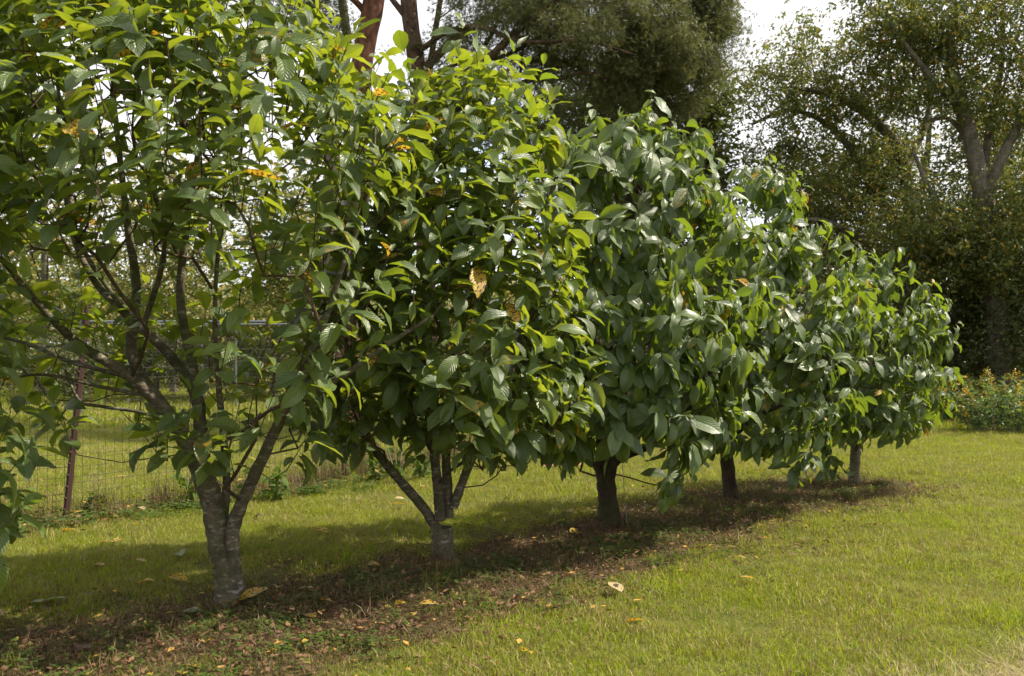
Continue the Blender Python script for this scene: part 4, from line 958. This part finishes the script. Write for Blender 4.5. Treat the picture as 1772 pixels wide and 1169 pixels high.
# ------------------------------------------------------------------ fallen leaves (each lies on its own)
FL = [
 (1077, 1030, .15, 2, 'pale cream fallen leaf with one black blotch on the sunlit lawn', 10, 0),
 (972, 1064, .12, 3, 'fallen leaf with blackened curled half near the edge of the shade', 40, 7),
 (944, 1045, .08, 2, 'small pinkish curled leaf on the lawn left of the cream leaf', 80, 3),
 (1116, 1082, .13, 2, 'yellow curled leaf lying below the cream leaf with the black blotch', 60, 5),
 (922, 1153, .12, 2, 'bright yellow-orange leaf at the bottom border', 30, 1),
 (1310, 1015, .11, 2, 'small yellow leaf alone in the middle of the sunny lawn', 70, 4),
 (985, 930, .19, 2, 'long orange-yellow leaf in the shade left of the knobby trunk', -35, 5),
 (955, 912, .16, 1, 'dull olive-yellow leaf touching the long orange leaf', -60, 0),
 (1073, 958, .18, 1, 'large dull yellow leaf at the shade edge below the knobby trunk', 75, 2),
 (1011, 963, .07, 2, 'tiny pale leaf left of the large dull yellow leaf', 15, 0),
 (775, 962, .17, 2, 'yellow blotched leaf leaning on the base of the second tree', 5, 6),
 (788, 888, .14, 2, 'yellow leaf just right of the second tree stems', 30, 2),
 (705, 880, .18, 2, 'yellow leaf with a white leaf beside it left of the second tree', 85, 0),
 (702, 871, .12, 2, 'whitish leaf behind the yellow one left of the second tree', 95, 4),
 (722, 905, .14, 1, 'tan leaf lying close left of the second tree base', 20, 3),
 (744, 905, .12, 2, 'orange-tipped leaf standing against the second tree base', 0, 1),
 (645, 848, .15, 1, 'pale greenish leaf near the fence between first and second trees', 60, 0),
 (735, 852, .13, 2, 'yellow leaf between the slanting stem and the middle stems', 30, 3),
 (405, 1050, .22, 2, 'large green-yellow and orange leaf at the foot of the nearest trunk', -70, 0),
 (425, 1055, .12, 3, 'brown curled leaf beside the large leaf at the nearest trunk', 20, 7),
 (355, 1070, .17, 1, 'dull green fallen leaf below left of the nearest trunk', 70, 6),
 (316, 975, .19, 1, 'yellow-green upright leaf in the shade left of the nearest trunk', 30, 2),
 (253, 985, .10, 2, 'small yellow leaf left of the yellow-green upright leaf', 60, 0),
 (185, 950, .12, 2, 'orange leaf in shaded grass below the rusty post', 50, 3),
 (132, 928, .15, 2, 'orange-brown leaf just below the foot of the rusty post', 80, 5),
 (230, 917, .11, 2, 'orange leaf right of the rusty post foot', 20, 1),
 (250, 892, .14, 1, 'pale tan leaf near the fence line right of the rusty post', 40, 0),
 (212, 948, .12, 2, 'rusty coloured leaf in the shade between post and nearest trunk', 75, 6),
 (182, 993, .14, 2, 'dark yellow leaf low in the shade at left', 65, 2),
 (270, 1018, .15, 2, 'orange leaf in the mulch left of the nearest trunk base', 85, 5),
 (330, 1020, .17, 2, 'long orange-yellow leaf nearest to the left side of the trunk base', 75, 4),
 (120, 1052, .18, 1, 'tan leaf in the mulch near the left border', 85, 0),
 (75, 1060, .16, 1, 'dull yellow-green leaf in the left mulch', 60, 2),
 (10, 1085, .14, 2, 'ochre leaf touching the left border', 70, 3),
 (165, 1135, .16, 3, 'red-brown shrivelled leaf near the lower left corner', 95, 7),
 (350, 1167, .13, 2, 'yellow leaf cut by the bottom border', 60, 1),
 (230, 1100, .09, 2, 'small orange leaf standing in grass below the nearest tree', 10, 4),
 (478, 1030, .13, 2, 'yellow curled leaf right of the nearest trunk', 10, 5),
 (545, 1030, .13, 2, 'yellow-orange leaf farther right of the nearest trunk', 65, 0),
 (573, 1055, .12, 2, 'ochre leaf between first and second trees near the light', 50, 3),
 (543, 1082, .15, 2, 'tan and orange leaf at the lower edge of the shade', 30, 6),
 (415, 1118, .14, 1, 'pale green leaf low on the sunlit grass below the nearest trunk', 40, 2),
 (525, 1127, .08, 2, 'tiny yellow leaf in the sun below the clover patch', 0, 1),
 (760, 1058, .12, 2, 'yellow sliver leaf on the lawn edge below the second tree', 80, 4),
 (705, 1058, .12, 2, 'dark yellow folded leaf left of the yellow sliver leaf', 70, 7),
 (716, 1080, .08, 2, 'small orange leaf just below the dark yellow folded leaf', 10, 3),
 (660, 990, .14, 2, 'orange leaf in the mulch left below the second tree', 80, 5),
 (575, 933, .16, 2, 'orange streaked leaf in the deep shade between first and second trees', 85, 4),
 (455, 905, .13, 3, 'dark brown leaf in the shaded grass right of the first fork', 55, 7),
 (1033, 867, .09, 2, 'yellow leaf touching the left side of the knobby trunk', 80, 0),
 (1008, 886, .13, 2, 'yellowish leaf in the shade left behind the knobby trunk', 30, 3),
 (995, 890, .10, 2, 'ochre leaf next to the yellowish leaf left of the knobby trunk', 65, 6),
 (1297, 832, .13, 1, 'pale green leaf on the mulch right of the leaning trunk', -40, 0),
 (1335, 868, .11, 1, 'pale yellow leaf on the lawn edge right of the leaning trunk', -50, 2),
 (1345, 880, .10, 2, 'tan leaf on the bright strip below the leaning trunk', 60, 3),
 (1612, 842, .12, 0, 'dark green fallen leaf alone on the grass right of the farthest tree', 85, 0),
 (1440, 845, .09, 2, 'small orange leaf in the mulch left of the farthest trunk', 60, 5),
 (1400, 862, .09, 2, 'brown-yellow leaf in the mulch between the last two trunks', 20, 3),
 (1335, 940, .09, 2, 'small orange leaf on pale grass below the leaning trunk', 80, 1),
 (1292, 978, .07, 2, 'tiny yellow leaf below the small orange one on the lawn', 60, 4),
 (1318, 995, .06, 3, 'tiny dark leaf on the lawn above the lone small yellow leaf', 60, 7),
 (1130, 1032, .09, 3, 'small brown crumpled leaf right of the cream leaf', 20, 7),
 (1705, 882, .06, 2, 'small orange leaf far right on the sunny lawn', 40, 2),
 (217, 830, .11, 2, 'yellow leaf on the field behind the fence right of the rusty post', 80, 0),
 (75, 838, .12, 2, 'yellow leaf behind the fence left of the rusty post', 70, 3),
 (70, 850, .10, 2, 'orange leaf behind the fence under the yellow one at left', 10, 5),
 (235, 813, .12, 2, 'yellow leaf farther back in the field near the fence', 75, 1),
 (70, 740, .14, 2, 'orange leaf far back on the field at left', 20, 2),
]
for (px, py, sz, yi, lab, rot, shp) in FL:
    b = G(px, py); V, F, uv = SHAPES[shp]
    o = link('fallen_leaf', leaf_mesh(shp, 3, yi, 'leaf_pale'), None, (b[0], b[1], b[2] + .045), label=lab, category='fallen leaf')
    o['group'] = 'fallen leaves on the ground'
    cream = 'cream' in lab and 'black blotch on' in lab
    if cream or lab.startswith(('tiny pale', 'whitish', 'pale tan')):
        o.material_slots[0].link = 'OBJECT'; o.material_slots[0].material = M['cream']
    o.rotation_euler = (R(random.uniform(-2, 22)), R(random.uniform(-18, 18)), R(rot)); o.scale = (sz * random.uniform(1.05, 1.3), sz, sz * .7)
    if cream:
        o.rotation_euler = (R(24), R(6), R(25)); o.scale = (sz * 1.45, sz * .95, sz * .6)
        Vb = V[[18, 19, 17, 23, 22, 24]] + [0, 0, .03]; th = np.linspace(0, 6.283, 9)[:-1]; c_ = V[22] + [0.03, -.02, .035]
        Vb = np.array([c_] + [c_ + [math.cos(t_) * .12 * (1 + .3 * math.sin(3 * t_)), math.sin(t_) * .13, .012 * math.sin(t_ * 2)] for t_ in th])
        link('blotch', mesh('blotch', Vb, np.array([(0, q, q % 8 + 1) for q in range(1, 9)]), M['rot']), o)
# black blotch of the cream leaf and fragments of pink tape
mb = MB()
for k in range(7):
    a = math.radians(30 * k)
pts = [G(935 + k * 14, 815 + 3 * math.sin(k * 2)) + [0, 0, .05 + .01 * math.sin(k * 3)] for k in range(6)]
mb = MB()
for a_, b_ in zip(pts[:-1], pts[1:]):
    d = norm(b_ - a_); s_ = np.array([-d[1], d[0], .3]) * .012
    mb.add([a_ - s_, a_ + s_, b_ + s_ * 1.1, b_ - s_], [[0, 1, 2, 3]]); mb.add([a_ - s_ - [0, 0, .001], a_ + s_ - [0, 0, .001], b_ + s_ - [0, 0, .001], b_ - s_ - [0, 0, .001]], [[3, 2, 1, 0]])
o = link('marking_tape', mb.mesh('marking_tape', M['pink'], pts[0]), None, pts[0], label='strip of faded pink tape on the grass behind the knobby trunk', category='tape')
# thin dry stem hanging from the knobby tree
mb = MB(); mb.tube([P(1077, 800, 7.5), P(1080, 850, 7.5), P(1085, 905, 7.52)], .0025, 4)
link('dry_stem', mb.mesh('dry_stem', M['string'], P(1080, 905, 7.5)), None, P(1080, 905, 7.5), label='thin dry vine hanging beside the knobby trunk', category='vine')
